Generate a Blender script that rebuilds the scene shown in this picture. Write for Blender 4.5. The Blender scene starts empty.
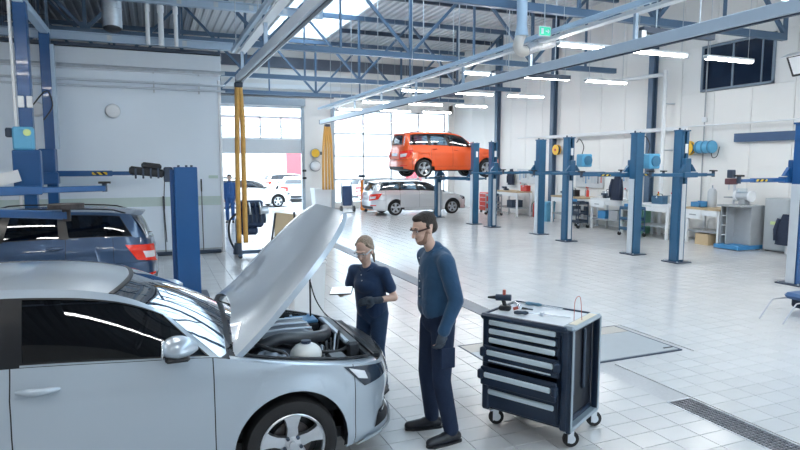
import bpy, bmesh, math, random
import numpy as np
from mathutils import Vector, Matrix, Euler
R = math.radians
random.seed(7)
scene = bpy.context.scene
COL = scene.collection
# ------------------------------------------------------------------ camera, world, exposure
cam_d = bpy.data.cameras.new('camera'); cam = bpy.data.objects.new('camera', cam_d); COL.objects.link(cam)
cam.location = (0, 0, 2.2); cam.rotation_euler = (R(90 - 5.9), 0, -R(22.42))
cam_d.sensor_width = 36; cam_d.lens = 597 / 800 * 36; cam_d.clip_start = .05; cam_d.clip_end = 400
scene.camera = cam
scene.view_settings.view_transform = 'Standard'; scene.view_settings.look = 'None'
scene.view_settings.gamma = 1; scene.view_settings.use_curve_mapping = False
scene.view_settings.exposure = 1.12
w = bpy.data.worlds.new('overcast_sky'); scene.world = w; w.use_nodes = True
bg = w.node_tree.nodes['Background']; bg.inputs[0].default_value = (.74, .88, 1, 1); bg.inputs[1].default_value = 2.4
LAMP_E = 24.0
PORTALS = [((6.1, 12, 8.25), (0, 0, 0), 2.6, 30.), ((11.4, 28.9, 2.6), (R(-90), 0, 0), 6.4, 4.8), ((4.8, 28.9, 1.4), (R(-90), 0, 0), 3.6, 2.7),
           ((8.0, -4.9, 3.9), (R(90), 0, 0), 9., 2.)]
for i, (loc, rot, sx, sy) in enumerate(PORTALS):
    ld = bpy.data.lights.new('daylight_portal', 'AREA'); ld.shape = 'RECTANGLE'; ld.size = sx; ld.size_y = sy
    ld.cycles.is_portal = True
    lo = bpy.data.objects.new('daylight_portal', ld); COL.objects.link(lo); lo.location = loc; lo.rotation_euler = rot
# ------------------------------------------------------------------ helpers
def tag(o, label=None, cat=None, group=None, kind=None):
    if label: o['label'] = label
    if cat: o['category'] = cat
    if group: o['group'] = group
    if kind: o['kind'] = kind
    return o
def empty(name, loc=(0, 0, 0), rz=0, label=None, cat=None, group=None, kind=None, parent=None):
    o = bpy.data.objects.new(name, None); COL.objects.link(o); o.empty_display_size = .1
    o.location = loc; o.rotation_euler = (0, 0, rz)
    if parent: o.parent = parent
    return tag(o, label, cat, group, kind)
class MB:
    def __init__(s): s.v = []; s.f = []
    def add(s, vf, m=None):
        n = len(s.v); v, f = vf
        s.v += [tuple(m @ Vector(p)) for p in v] if m is not None else [tuple(p) for p in v]
        s.f += [tuple(i + n for i in q) for q in f]
        return s
    def box(s, c, d, b=0, m=None): return s.add(box(c, d, b), m)
    def cyl(s, a, b, r, n=12, r2=None, m=None): return s.add(cyl(a, b, r, n, r2), m)
    def tube(s, pts, r, n=8): return s.add(tube(pts, r, n))
    def build(s, name, mat, parent=None, loc=(0, 0, 0), rot=(0, 0, 0), smooth=None, kind=None):
        return obj(name, (s.v, s.f), mat, parent, loc, rot, smooth, kind)
def obj(name, vf, mat, parent=None, loc=(0, 0, 0), rot=(0, 0, 0), smooth=None, kind=None):
    me = bpy.data.meshes.new(name); me.from_pydata([tuple(p) for p in vf[0]], [], vf[1]); me.update()
    if mat: me.materials.append(mat)
    if smooth is not None:
        me.polygons.foreach_set('use_smooth', [True] * len(me.polygons))
        if smooth < 179: me.set_sharp_from_angle(angle=R(smooth))
    o = bpy.data.objects.new(name, me); COL.objects.link(o); o.location = loc; o.rotation_euler = rot
    if parent: o.parent = parent
    if kind: o['kind'] = kind
    return o
def recalc(me):
    bm = bmesh.new(); bm.from_mesh(me); bmesh.ops.recalc_face_normals(bm, faces=bm.faces); bm.to_mesh(me); bm.free()
def box(c, d, b=0):
    x, y, z = c; a, e, g = d[0] / 2, d[1] / 2, d[2] / 2
    if b <= 0:
        v = [(x + sx * a, y + sy * e, z + sz * g) for sx in (-1, 1) for sy in (-1, 1) for sz in (-1, 1)]
        return v, [(0, 1, 3, 2), (4, 6, 7, 5), (0, 4, 5, 1), (2, 3, 7, 6), (0, 2, 6, 4), (1, 5, 7, 3)]
    b = min(b, a * .95, e * .95, g * .95)
    key = {}; v = []; f = []
    def P(i, sx, sy, sz):
        k = (i, sx, sy, sz)
        if k not in key:
            p = [sx * (a - b), sy * (e - b), sz * (g - b)]; p[i] += (sx, sy, sz)[i] * b
            key[k] = len(v); v.append((x + p[0], y + p[1], z + p[2]))
        return key[k]
    S = (-1, 1)
    for s in S:
        for i, (j, k) in ((0, (1, 2)), (1, (2, 0)), (2, (0, 1))):
            q = []
            for u, w_ in ((-1, -1), (1, -1), (1, 1), (-1, 1)):
                t = [0, 0, 0]; t[i] = s; t[j] = u; t[k] = w_; q.append(P(i, *t))
            f.append(tuple(q if s > 0 else q[::-1]))
    for i in range(3):
        j, k = (i + 1) % 3, (i + 2) % 3
        for sj in S:
            for sk in S:
                t0 = [0, 0, 0]; t0[j] = sj; t0[k] = sk; t1 = t0[:]; t0[i] = -1; t1[i] = 1
                q = [P(j, *t0), P(j, *t1), P(k, *t1), P(k, *t0)]
                f.append(tuple(q if sj * sk < 0 else q[::-1]))
    for sx in S:
        for sy in S:
            for sz in S:
                q = [P(0, sx, sy, sz), P(1, sx, sy, sz), P(2, sx, sy, sz)]
                f.append(tuple(q if sx * sy * sz > 0 else q[::-1]))
    return v, f
def frame_of(d):
    d = Vector(d).normalized(); u = Vector((0, 0, 1)) if abs(d.z) < .95 else Vector((1, 0, 0))
    a = d.cross(u).normalized(); return a, a.cross(d) * -1
def cyl(p0, p1, r, n=12, r2=None, caps=True):
    p0, p1 = Vector(p0), Vector(p1); r2 = r if r2 is None else r2
    a, b = frame_of(p1 - p0); b = (p1 - p0).normalized().cross(a)
    v = []
    for p, q in ((p0, r), (p1, r2)):
        for i in range(n):
            t = 2 * math.pi * i / n; v.append(p + a * (q * math.cos(t)) + b * (q * math.sin(t)))
    f = [(i, (i + 1) % n, n + (i + 1) % n, n + i) for i in range(n)]
    if caps: f += [tuple(range(n))[::-1], tuple(range(n, 2 * n))]
    return v, f
def smooth_path(pts, k=6):
    pts = [Vector(p) for p in pts]; out = []
    for i in range(len(pts) - 1):
        p0, p1, p2, p3 = pts[max(i - 1, 0)], pts[i], pts[i + 1], pts[min(i + 2, len(pts) - 1)]
        for j in range(k):
            t = j / k
            out.append(.5 * ((2 * p1) + (p2 - p0) * t + (2 * p0 - 5 * p1 + 4 * p2 - p3) * t * t + (3 * p1 - p0 - 3 * p2 + p3) * t ** 3))
    return out + [pts[-1]]
def tube(pts, r, n=8, caps=True):
    pts = [Vector(p) for p in pts]; N = len(pts); v = []; a = None
    rs = r if hasattr(r, '__len__') else [r] * N
    for i, p in enumerate(pts):
        d = (pts[min(i + 1, N - 1)] - pts[max(i - 1, 0)]).normalized()
        if a is None: a, _ = frame_of(d)
        else: a = (a - d * a.dot(d)).normalized()
        b = d.cross(a)
        for j in range(n):
            t = 2 * math.pi * j / n; v.append(p + a * (rs[i] * math.cos(t)) + b * (rs[i] * math.sin(t)))
    f = [(i * n + j, i * n + (j + 1) % n, (i + 1) * n + (j + 1) % n, (i + 1) * n + j) for i in range(N - 1) for j in range(n)]
    if caps: f += [tuple(range(n))[::-1], tuple(range((N - 1) * n, N * n))]
    return v, f
def lathe(prof, n=24, axis='Z', arc=None):   # profile (radius, height)
    v = []; f = []; K = len(prof)
    for i in range(n):
        t = 2 * math.pi * i / n
        for r, h in prof:
            p = (r * math.cos(t), r * math.sin(t), h)
            v.append(p if axis == 'Z' else (p[0], p[2], -p[1]) if axis == 'Y' else (p[2], p[0], p[1]))
    for i in range(n):
        j = (i + 1) % n
        for k in range(K - 1): f.append((i * K + k, j * K + k, j * K + k + 1, i * K + k + 1))
    return v, f
def prism(poly, z0, z1):
    n = len(poly); v = [(x, y, z0) for x, y in poly] + [(x, y, z1) for x, y in poly]
    return v, [tuple(range(n))[::-1], tuple(range(n, 2 * n))] + [(i, (i + 1) % n, n + (i + 1) % n, n + i) for i in range(n)]
def gridf(fn, nu, nv, flip=False, us=None, vs=None):
    us = us if us is not None else np.linspace(0, 1, nu + 1); vs = vs if vs is not None else np.linspace(0, 1, nv + 1)
    v = [tuple(fn(u, t)) for u in us for t in vs]; W = len(vs)
    f = []
    for i in range(len(us) - 1):
        for j in range(W - 1):
            q = (i * W + j, (i + 1) * W + j, (i + 1) * W + j + 1, i * W + j + 1)
            f.append(q[::-1] if flip else q)
    return v, f
def ellipsoid(c, r, n=16, m=10, rot=None):
    v = []; f = []
    for i in range(m + 1):
        th = math.pi * i / m
        for j in range(n):
            ph = 2 * math.pi * j / n
            p = Vector((r[0] * math.sin(th) * math.cos(ph), r[1] * math.sin(th) * math.sin(ph), r[2] * math.cos(th)))
            if rot is not None: p = rot @ p
            v.append(p + Vector(c))
    for i in range(m):
        for j in range(n):
            k = (j + 1) % n; f.append((i * n + j, (i + 1) * n + j, (i + 1) * n + k, i * n + k))
    return v, f
def bar(p0, p1, wd, ht):   # rectangular bar between two points
    p0, p1 = Vector(p0), Vector(p1); d = (p1 - p0).normalized(); a, _ = frame_of(d); b = d.cross(a)
    v = [p + a * (sa * wd / 2) + b * (sb * ht / 2) for p in (p0, p1) for sa, sb in ((-1, -1), (1, -1), (1, 1), (-1, 1))]
    return v, [(3, 2, 1, 0), (4, 5, 6, 7), (0, 1, 5, 4), (1, 2, 6, 5), (2, 3, 7, 6), (3, 0, 4, 7)]
def copy_tree(o, parent=None):
    c = o.copy(); COL.objects.link(c); c.parent = parent
    if parent is not None: c.matrix_parent_inverse = o.matrix_parent_inverse
    for ch in list(o.children): copy_tree(ch, c)
    return c
# ------------------------------------------------------------------ materials
MATS = {}
def M(name, col=(.5, .5, .5), rough=.5, metal=0, var=.06, scale=8, bump=0, bscale=60, coat=0, emit=None, estr=1, spec=.5, island=0, rvar=0, sheen=0):
    if name in MATS: return MATS[name]
    m = bpy.data.materials.new(name); m.use_nodes = True; nt = m.node_tree; N = nt.nodes; L = nt.links
    b = N['Principled BSDF']; b.inputs['Metallic'].default_value = metal; b.inputs['Roughness'].default_value = rough
    b.inputs['Specular IOR Level'].default_value = spec
    if coat: b.inputs['Coat Weight'].default_value = coat; b.inputs['Coat Roughness'].default_value = .03
    if sheen: b.inputs['Sheen Weight'].default_value = sheen
    tc = N.new('ShaderNodeTexCoord'); no = N.new('ShaderNodeTexNoise'); no.inputs['Scale'].default_value = scale; no.inputs['Detail'].default_value = 4
    L.new(tc.outputs['Object'], no.inputs['Vector'])
    mx = N.new('ShaderNodeMix'); mx.data_type = 'RGBA'
    mx.inputs[6].default_value = (*[max(0, c * (1 - var)) for c in col], 1); mx.inputs[7].default_value = (*[min(1, c * (1 + var)) for c in col], 1)
    L.new(no.outputs['Fac'], mx.inputs[0]); out = mx.outputs[2]
    if island:
        g = N.new('ShaderNodeNewGeometry'); oi = N.new('ShaderNodeObjectInfo'); ad = N.new('ShaderNodeMath'); ad.operation = 'ADD'
        L.new(g.outputs['Random Per Island'], ad.inputs[0]); L.new(oi.outputs['Random'], ad.inputs[1])
        fr = N.new('ShaderNodeMath'); fr.operation = 'FRACT'; L.new(ad.outputs[0], fr.inputs[0])
        mr = N.new('ShaderNodeMapRange'); mr.inputs[3].default_value = 1 - island; mr.inputs[4].default_value = 1 + island; L.new(fr.outputs[0], mr.inputs[0])
        hs = N.new('ShaderNodeHueSaturation'); L.new(out, hs.inputs['Color']); L.new(mr.outputs[0], hs.inputs['Value']); out = hs.outputs[0]
    L.new(out, b.inputs['Base Color'])
    if rvar:
        mr2 = N.new('ShaderNodeMapRange'); mr2.inputs[3].default_value = max(0, rough - rvar); mr2.inputs[4].default_value = rough + rvar
        L.new(no.outputs['Fac'], mr2.inputs[0]); L.new(mr2.outputs[0], b.inputs['Roughness'])
    if bump:
        n2 = N.new('ShaderNodeTexNoise'); n2.inputs['Scale'].default_value = bscale; n2.inputs['Detail'].default_value = 3; L.new(tc.outputs['Object'], n2.inputs['Vector'])
        bp = N.new('ShaderNodeBump'); bp.inputs['Strength'].default_value = bump; bp.inputs['Distance'].default_value = .02
        L.new(n2.outputs['Fac'], bp.inputs['Height']); L.new(bp.outputs['Normal'], b.inputs['Normal'])
    if emit:
        b.inputs['Emission Color'].default_value = (*emit, 1); b.inputs['Emission Strength'].default_value = estr
    MATS[name] = m; return m
def glass(name, tint, gloss=.0, rough=.01, ior=1.45):
    if name in MATS: return MATS[name]
    m = bpy.data.materials.new(name); m.use_nodes = True; nt = m.node_tree; N = nt.nodes; L = nt.links
    for n in list(N):
        if n.type != 'OUTPUT_MATERIAL': N.remove(n)
    out = [n for n in N if n.type == 'OUTPUT_MATERIAL'][0]
    t = N.new('ShaderNodeBsdfTransparent'); t.inputs[0].default_value = (*tint, 1)
    g = N.new('ShaderNodeBsdfGlossy'); g.inputs['Roughness'].default_value = rough; g.inputs[0].default_value = (.95, .97, 1, 1)
    fr = N.new('ShaderNodeFresnel'); fr.inputs[0].default_value = ior
    ad = N.new('ShaderNodeMath'); ad.operation = 'ADD'; ad.use_clamp = True; ad.inputs[1].default_value = gloss; L.new(fr.outputs[0], ad.inputs[0])
    mx = N.new('ShaderNodeMixShader'); L.new(ad.outputs[0], mx.inputs[0]); L.new(t.outputs[0], mx.inputs[1]); L.new(g.outputs[0], mx.inputs[2])
    L.new(mx.outputs[0], out.inputs[0]); MATS[name] = m; return m
def opal(name, col, tr=.55):
    m = bpy.data.materials.new(name); m.use_nodes = True; N = m.node_tree.nodes; L = m.node_tree.links
    for n in list(N):
        if n.type != 'OUTPUT_MATERIAL': N.remove(n)
    out = [n for n in N if n.type == 'OUTPUT_MATERIAL'][0]; t = N.new('ShaderNodeBsdfTransparent'); l = N.new('ShaderNodeBsdfTranslucent'); mx = N.new('ShaderNodeMixShader')
    t.inputs[0].default_value = (*col, 1); l.inputs[0].default_value = (*col, 1); mx.inputs[0].default_value = 1 - tr
    L.new(t.outputs[0], mx.inputs[1]); L.new(l.outputs[0], mx.inputs[2]); L.new(mx.outputs[0], out.inputs[0]); return m
opal_m = opal('opal_skylight_sheet', (.9, .95, .98))
white_wall = M('white_wall_panel', (.82, .81, .79), .45, var=.02, scale=1.5)
grey_wall = M('pale_blue_wall_paint', (.77, .85, .93), .5, var=.03, scale=.8)
tile_m = M('glazed_floor_tile', (.61, .61, .61), .2, var=.04, scale=3, island=.035, rvar=.04)
grout = M('cement_grout', (.46, .46, .47), .85, var=.12, scale=40)
steel_blue = M('blue_grey_steel_paint', (.085, .14, .22), .4, var=.08)
pale_steel = M('pale_blue_steel_paint', (.42, .54, .67), .38, var=.05)
dark_steel = M('dark_steel', (.035, .055, .09), .45, var=.15)
lift_blue = M('lift_blue_paint', (.012, .085, .25), .33, var=.08, scale=5, coat=.2)
lift_teal = M('lift_teal_blue_paint', (.018, .10, .205), .33, var=.08, scale=5, coat=.2)
motor_blue = M('motor_light_blue_paint', (.12, .42, .66), .4, var=.08)
chrome = M('bright_chrome', (.8, .82, .85), .12, 1, var=.02)
alu = M('brushed_aluminium', (.68, .71, .75), .3, 1, var=.06, scale=30)
galv = M('galvanised_steel', (.56, .60, .64), .35, .85, var=.15, scale=12)
black = M('black_plastic', (.012, .014, .018), .45, var=.2)
rubber = M('tyre_rubber', (.018, .018, .02), .75, var=.2, bump=.1, bscale=90)
deck_m = M('white_corrugated_deck', (.62, .65, .68), .5, var=.04, scale=.7)
dark_deck = M('grey_corrugated_deck', (.10, .12, .16), .55, var=.1)
hose_y = M('yellow_rubber_hose', (.60, .33, .08), .55, var=.12, scale=20)
white_m = M('white_enamel', (.82, .84, .86), .4, var=.03)
grey_m = M('grey_enamel', (.36, .38, .40), .45, var=.06)
wood_m = M('worn_bench_wood', (.50, .38, .24), .6, var=.2, scale=14)
red_m = M('red_enamel', (.62, .05, .03), .4, var=.1)
yellow_m = M('yellow_enamel', (.85, .50, .03), .45, var=.08)
green_m = M('green_plastic', (.18, .42, .30), .5, var=.1)
blue_pl = M('blue_plastic', (.06, .26, .52), .45, var=.1)
orange_m = M('orange_enamel', (.85, .24, .02), .45, var=.1)
cloth_dark = M('dark_navy_cloth', (.02, .03, .06), .9, var=.3, scale=20, bump=.3, bscale=30)
lamp_glow = M('tube_light_diffuser', (.9, .9, .9), .4, emit=(1, .97, .92), estr=LAMP_E)
pane_m = glass('clear_window_pane', (.92, .95, .96), .02)
# ------------------------------------------------------------------ the room
XR, YF, YL, XL = 14.8, 28.4, 15.35, 1.6      # wall x, far wall y, cross wall y and its end x
ROOF = 7.8
TX, TY = .3, .205
def tree_struct(name, label=None): return empty(name, kind='structure', label=label)
fl = obj('floor', box((1.4, 12, -.11), (28, 34, .2)), grout, kind='structure')
fl['label'] = 'pale grey glazed tile floor of the workshop hall'; fl['category'] = 'floor'
SKIP = [(4.32, 4.64, 2.0, 17.6), (3.33, 5.74, 5.1, 6.25)]
def cam_xy(x, y, z=0):
    c, s = math.cos(R(22.42)), math.sin(R(22.42)); r = x * c - y * s; h = x * s + y * c; zz = z - 2.2
    cp, sp = math.cos(R(5.9)), math.sin(R(5.9)); f = h * cp - zz * sp; u = h * sp + zz * cp
    return (400 + 597 * r / f, 225 - 597 * u / f, f) if f > .1 else None
tiles = []
for i in range(-40, 35):
    for j in range(-22, 118):
        x0, y0 = 4.33 + i * TX, 3.99 + j * TY
        cx, cy = x0 + TX / 2, y0 + TY / 2
        if cx > XR or cy > YF - .05 or x0 < -7.9 or cy < -4.9: continue
        if any(a - .02 < cx < b + .02 and c - .02 < cy < d + .02 for a, b, c, d in SKIP): continue
        q = cam_xy(cx, cy)
        vis = q is not None and -10 < q[0] < 810 and -10 < q[1] < 460 and not (cx < 1.75 and 3.8 < cy < 7.2) and not (2.3 < cx < 3.6 and 3.9 < cy < 4.4)
        tiles.append((q[2] if vis else 1e3 + cy, cx, cy))
tiles.sort()
tv, tf = box((0, 0, -.006), (TX - .006, TY - .006, .012), .0015)
tm = bpy.data.meshes.new('floor_tile'); tm.from_pydata(tv, [], tf); tm.materials.append(tile_m)
for k, (_, cx, cy) in enumerate(tiles[:300]):
    o = bpy.data.objects.new('tile', tm); COL.objects.link(o); o.parent = fl; o.location = (cx, cy, 0)
mb = MB(); bv = [(sx * (TX / 2 - .003), sy * (TY / 2 - .003), z) for z in (-.012, 0) for sx, sy in ((-1, -1), (1, -1), (1, 1), (-1, 1))]
bf = [(4, 5, 6, 7), (0, 1, 5, 4), (1, 2, 6, 5), (2, 3, 7, 6), (3, 0, 4, 7)]
for _, cx, cy in tiles[300:]: mb.add(([(x + cx, y + cy, z) for x, y, z in bv], bf))
mb.build('tile_field', tile_m, fl, kind='stuff')
# drain grate, channel cover, hatch set into the floor
g = empty('drain_grate', (4.46, 3.0, 0), label='dark perforated steel drain grate sunk into the floor tiles', cat='grate')
mb = MB(); 
for s in (-1, 1): mb.box((s * .14, 0, -.004), (.022, 1.98, .014), .002)
for s in (-1, 1): mb.box((0, s * .985, -.004), (.26, .018, .014), .002)
mb.build('frame', galv, g)
mb = MB()
for k in range(5): mb.box((-.10 + k * .05, 0, -.006), (.012, 1.95, .010))
for k in range(64): mb.box(((.0125 if k % 2 else -.0125) * 0, -.97 + k * .0308, -.006), (.26, .010, .010))
mb.build('grid', M('grate_steel', (.22, .23, .26), .4, .7, var=.2), g)
obj('channel', box((0, 0, -.03), (.28, 1.95, .03)), M('dark_drain', (.02, .02, .03), .9), g)
for k, (a, b) in enumerate(((6.28, 11.8), (11.82, 17.6))):
    c = obj('drain_channel_cover', box((4.48, (a + b) / 2, -.004), (.27, b - a, .012), .002), M('drain_cover_grey', (.19, .21, .24), .45, .2, var=.12))
    tag(c, ['dark grey strip cover running along the floor behind the man', 'far length of grey strip cover in the floor behind the woman'][k], 'drain cover', 'drain strip covers in the floor')
h = empty('floor_hatch', (4.53, 5.67, 0), label='grey steel pit hatch flush in the floor behind the tool trolley', cat='hatch')
hm = M('hatch_plate', (.37, .41, .44), .42, .1, var=.06, scale=6)
for x0, x1, y0, y1 in ((-1.18, -.1, -.53, .28), (-.09, 1.18, -.53, .28), (-1.18, 1.18, .29, .55)):
    obj('plate', box(((x0 + x1) / 2, (y0 + y1) / 2, -.004), (x1 - x0, y1 - y0, .012), .002), hm if y0 < 0 else M('hatch_plate_tan', (.46, .43, .39), .45, var=.06), h)
mb = MB(); 
for s in (-1, 1): mb.box((0, s * .56, -.003), (2.4, .02, .012)); mb.box((s * 1.19, 0, -.003), (.02, 1.12, .012))
mb.build('frame', dark_steel, h)
for x, y in ((-.35, .2), (1.1, -.45)): obj('lifting_lug', box((x, y, .004), (.14, .02, .008), .002), black, h)

# walls -----------------------------------------------------------
wr = obj('wall_right', box((XR + .15, 12, ROOF / 2), (.2, 34, ROOF)), grey_m, kind='structure'); wr['label'] = 'white sandwich panel wall behind the row of lifts'
# panels, with the strip window cut out
WY0, WY1, WZ0, WZ1 = 10.77, 12.93, 4.28, 5.5
y = -4.9
while y < YF - .2:
    y1 = min(y + 1.16, YF)
    if y1 > WY0 + .02 and y < WY1 - .02:
        ya, yb = y, y1
        segs = [(ya, yb, 0, WZ0 - .05), (ya, yb, WZ1 + .05, ROOF)]
        if ya < WY0: segs.append((ya, WY0 - .02, WZ0 - .05, WZ1 + .05))
        if yb > WY1: segs.append((WY1 + .02, yb, WZ0 - .05, WZ1 + .05))
    else: segs = [(y, y1, 0, ROOF)]
    for a, b, c, d in segs: obj('wall_panel', box((XR + .025, (a + b) / 2, (c + d) / 2), (.05, b - a - .012, d - c - .004), .004), white_wall, wr)
    y = y1
wn = empty('window_1', (XR, (WY0 + WY1) / 2, (WZ0 + WZ1) / 2), kind='structure', label='dark internal window high on the white panel wall')
mb = MB(); hw, hh = (WY1 - WY0) / 2, (WZ1 - WZ0) / 2
for s in (-1, 1): mb.box((-.01, s * hw, 0), (.08, .06, 2 * hh + .06)); mb.box((-.01, 0, s * hh), (.08, 2 * hw + .06, .06))
mb.build('window_frame', M('slate_frame', (.20, .26, .33), .45), wn)
MB().box((-.01, .1, 0), (.06, .045, 2 * hh - .05)).box((-.01, -.75, 0), (.05, .03, 2 * hh - .05)).build('mullion', M('slate_frame'), wn)
dglass = M('dark_window_glass', (.012, .022, .045), .06, var=.4, scale=2, spec=.6)
for a, b in ((-hw + .03, -.77), (-.73, .08), (.12, hw - .03)): obj('pane', box((.0, (a + b) / 2, 0), (.012, b - a, 2 * hh - .06)), dglass, wn)
lt = obj('trim_1', box((XR - .06, 10.86, 2.89), (.13, 1.72, .23), .006), M('lintel_blue', (.05, .10, .20), .4, var=.1), kind='structure'); lt['label'] = 'dark blue steel lintel fixed across the white wall panels'
for i, (cy, lab) in enumerate(((9.4, 0), (14.7, 1), (19.75, 2), (23.9, 3))):
    c = empty('steel_column', (XR - .1, cy, 0), kind='structure', label=['', 'slate blue steel column against white wall beside the drum motor', 'slate blue steel column behind the hose reel', 'slate blue steel column behind the raised orange car'][lab] or 'slate blue steel column at the recessed wall bay')
    c['group'] = 'steel columns along the white panel wall'
    if lab == 0: c.location.y = 8.2
    mb = MB(); mb.box((-.09, 0, 3.9), (.02, .2, 7.8)).box((.09, 0, 3.9), (.02, .2, 7.8)); mb.box((0, 0, 3.9), (.17, .02, 7.8)); mb.build('flange_section', steel_blue, c)
    obj('foot_plate', box((0, 0, .01), (.26, .28, .02)), steel_blue, c)
# wall pipes and conduit on the white wall
for k, (z, y0, y1, r, lab) in enumerate(((3.27, 4, 22, .022, 'thin white conduit running along the white panel wall'), (3.21, 13.2, 20, .05, 'white cable trunking along the wall behind the drum motor'))):
    o = obj('wall_conduit', tube([(XR - .23, y0, z), (XR - .23, y1, z)], r), white_m); tag(o, lab, 'conduit', 'wall conduits')
p = empty('drain_pipe', (XR - .36, 13.95, 0), label='white downpipe with bend beside the slate blue wall column', cat='pipe')
obj('pipe', tube(smooth_path([(0, 0, 0), (0, 0, 4.6), (0, .05, 4.83), (0, .2, 4.88), (0, 2.6, 4.95)], 4), .06, 10), white_m, p)
for z in (1.2, 2.6, 4.0): obj('clip', box((.17, 0, z), (.36, .15, .03)), galv, p)
p = empty('vertical_conduit', (XR - .05, 12.75, 0), label='thin grey conduit dropping beside the dark internal window', cat='conduit')
obj('pipe', cyl((0, 0, 1.0), (0, 0, 6), .02), grey_m, p); obj('junction_box', box((0, 0, 3.45), (.08, .14, .14), .01), white_m, p)

# far wall with sectional door and glazing
wf = tree_struct('wall_far', 'far wall of the hall with pillar, door header and glazing')
for n, c, d in (('pillar_section', (7.4, YF + .1, 2.6), (1.5, .3, 5.2)), ('header', (8.3, YF + .1, 6.5), (13.2, .3, 2.6)), ('window_head', (11.4, YF + .1, 5.0), (6.6, .3, .45)), ('jamb_section', (2.2, YF + .1, 2.6), (1.0, .3, 5.2)), ('mezzanine_section', (-3.3, YF + .1, 3.9), (10.0, .3, 7.8)), ('end_section', (14.7, YF + .1, 2.6), (.5, .3, 5.2)),
                ('sill_section', (11.3, YF + .1, .12), (6.3, .3, .24))):
    obj(n, box(c, d, .01), white_wall, wf)
for x in (6.68, 8.13): obj('corner_trim', box((x, YF - .08, 2.55), (.14, .08, 5.1)), M('slate_trim', (.36, .42, .48), .5), wf)
obj('header_band', box((4.7, YF - .12, 5.06), (4.2, .12, .35), .01), M('slate_trim'), wf)
obj('dark_band', box((8.3, YF - .12, 6.85), (13, .08, .5)), dark_deck, wf); obj('dark_band', box((5.0, YF - .12, 5.38), (6.4, .08, .16)), dark_deck, wf); obj('header_ledge', box((9, YF - .12, 5.75), (12, .1, .2)), white_m, wf)
d = empty('door_1', (4.7, YF, 0), kind='structure', label='half raised sectional door with window row and grey bottom panel')
dm = M('grey_door_panel', (.62, .64, .66), .5, var=.03)
x0, x1 = -2.0, 1.95
obj('door_panel', box((0, .05, 2.98), (3.9, .05, .64), .008), dm, d)
for z in (3.34, 4.34, 4.9): obj('door_rail', box((0, .05, z), (3.9, .05, .09 if z < 4.9 else .25)), white_m, d)
for k in range(5): obj('door_stile', box((-1.93 + k * .965, .05, 3.85), (.07, .05, 1.0)), white_m, d)
obj('door_rail', box((0, .05, 3.9), (3.9, .04, .04)), white_m, d)
for k in range(4):
    for z in (3.62, 4.1): obj('pane', box((-1.45 + k * .965, .05, z), (.89, .012, .44)), pane_m, d)
for s in (-2.02, 1.97): obj('guide_rail', box((s, -.02, 2.5), (.09, .1, 5.0)), M('slate_trim'), d)
wn = empty('window_2', (11.25, YF + .05, 0), kind='structure', label='tall grid glazing in the far wall behind the silver estate')
GX = [-3.0, -1.5, 0, 1.5, 3.0]; GZ = [.25, 1.4, 2.55, 3.65, 4.75]
for x in GX: obj('mullion', box((x, 0, 2.5), (.075, .08, 4.6)), M('pale_frame', (.66, .69, .72), .45), wn)
for z in GZ: obj('transom', box((0, 0, z), (6.05, .08, .07)), M('pale_frame'), wn)
for i in range(4):
    for j in range(4): obj('pane', box(((GX[i] + GX[i + 1]) / 2, .01, (GZ[j] + GZ[j + 1]) / 2), (1.43, .012, GZ[j + 1] - GZ[j] - .07)), pane_m, wn)

# cross wall (block of rooms)
wl = tree_struct('wall_left', 'pale blue painted cross wall behind the dark estate car')
obj('wall_face', box((-3.2, YL + .15, 2.35), (9.6, .3, 4.7)), grey_wall, wl)
obj('side_face', box((XL - .15, YL + 6.6, 2.35), (.3, 12.9, 4.7)), grey_wall, wl)
obj('mezzanine_deck', box((-3.2, YL + 6.6, 4.78), (9.7, 13, .16)), grey_m, wl)
obj('fascia', box((-3.2, YL - .06, 4.53), (9.62, .14, .46), .01), M('pale_fascia', (.70, .75, .80), .5, var=.02), wl)
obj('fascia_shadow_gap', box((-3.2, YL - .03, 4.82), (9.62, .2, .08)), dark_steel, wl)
obj('painted_band', box((-3.2, YL - .003, 1.29), (9.6, .008, .22)), M('sage_band', (.55, .66, .63), .5, var=.03), wl)
obj('corner_edge', box((XL - .03, YL - .01, 2.1), (.07, .05, 4.2), .01), white_m, wl)
obj('baseboard_left', box((-3.2, YL - .012, .06), (9.6, .025, .12)), M('grey_skirting', (.45, .49, .53), .5), kind='structure')['label'] = 'grey skirting along the pale blue cross wall'
for k, (z, r, dy, lab) in enumerate(((4.36, .045, .12, 'thick grey pipe along the top of the pale blue wall'), (4.06, .03, .1, 'upper of two thin pipes below the thick pipe on the pale blue wall'), (3.93, .025, .1, 'lower of two thin pipes below the thick pipe on the pale blue wall'))):
    pp = empty('wall_pipe', (0, YL - dy, z), label=lab, cat='pipe', group='pipes along the pale blue wall')
    obj('pipe', cyl((-8, 0, 0), (XL + .1, 0, 0), r), [galv, M('pale_pipe', (.62, .68, .74), .4, .2), M('pale_pipe')][k], pp)
    for x in (-4.2, -1.9, .1, 1.1): obj('bracket', box((x, dy / 2, -.02), (.03, dy, .12)), galv, pp)
for k, (x, z, lab) in enumerate(((-.79, 3.39, 'round white alarm sounder alone on the pale blue wall'), (-2.3, 3.38, 'round white alarm sounder beside the tall blue lift post'))):
    o = obj('alarm_sounder', lathe([(0, -.1), (.06, -.1), (.14, -.07), (.16, -.02), (.16, 0)], 20, 'Y'), white_m, loc=(x, YL, z), rot=(0, 0, 0), smooth=40); o.location.y = YL - .012
    recalc(o.data); tag(o, lab, 'alarm', 'alarm sounders on the pale blue wall')
    obj('rim', lathe([(.155, -.05), (.168, -.04), (.168, -.01)], 20, 'Y'), M('pale_rim', (.66, .72, .78), .5), o)
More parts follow.
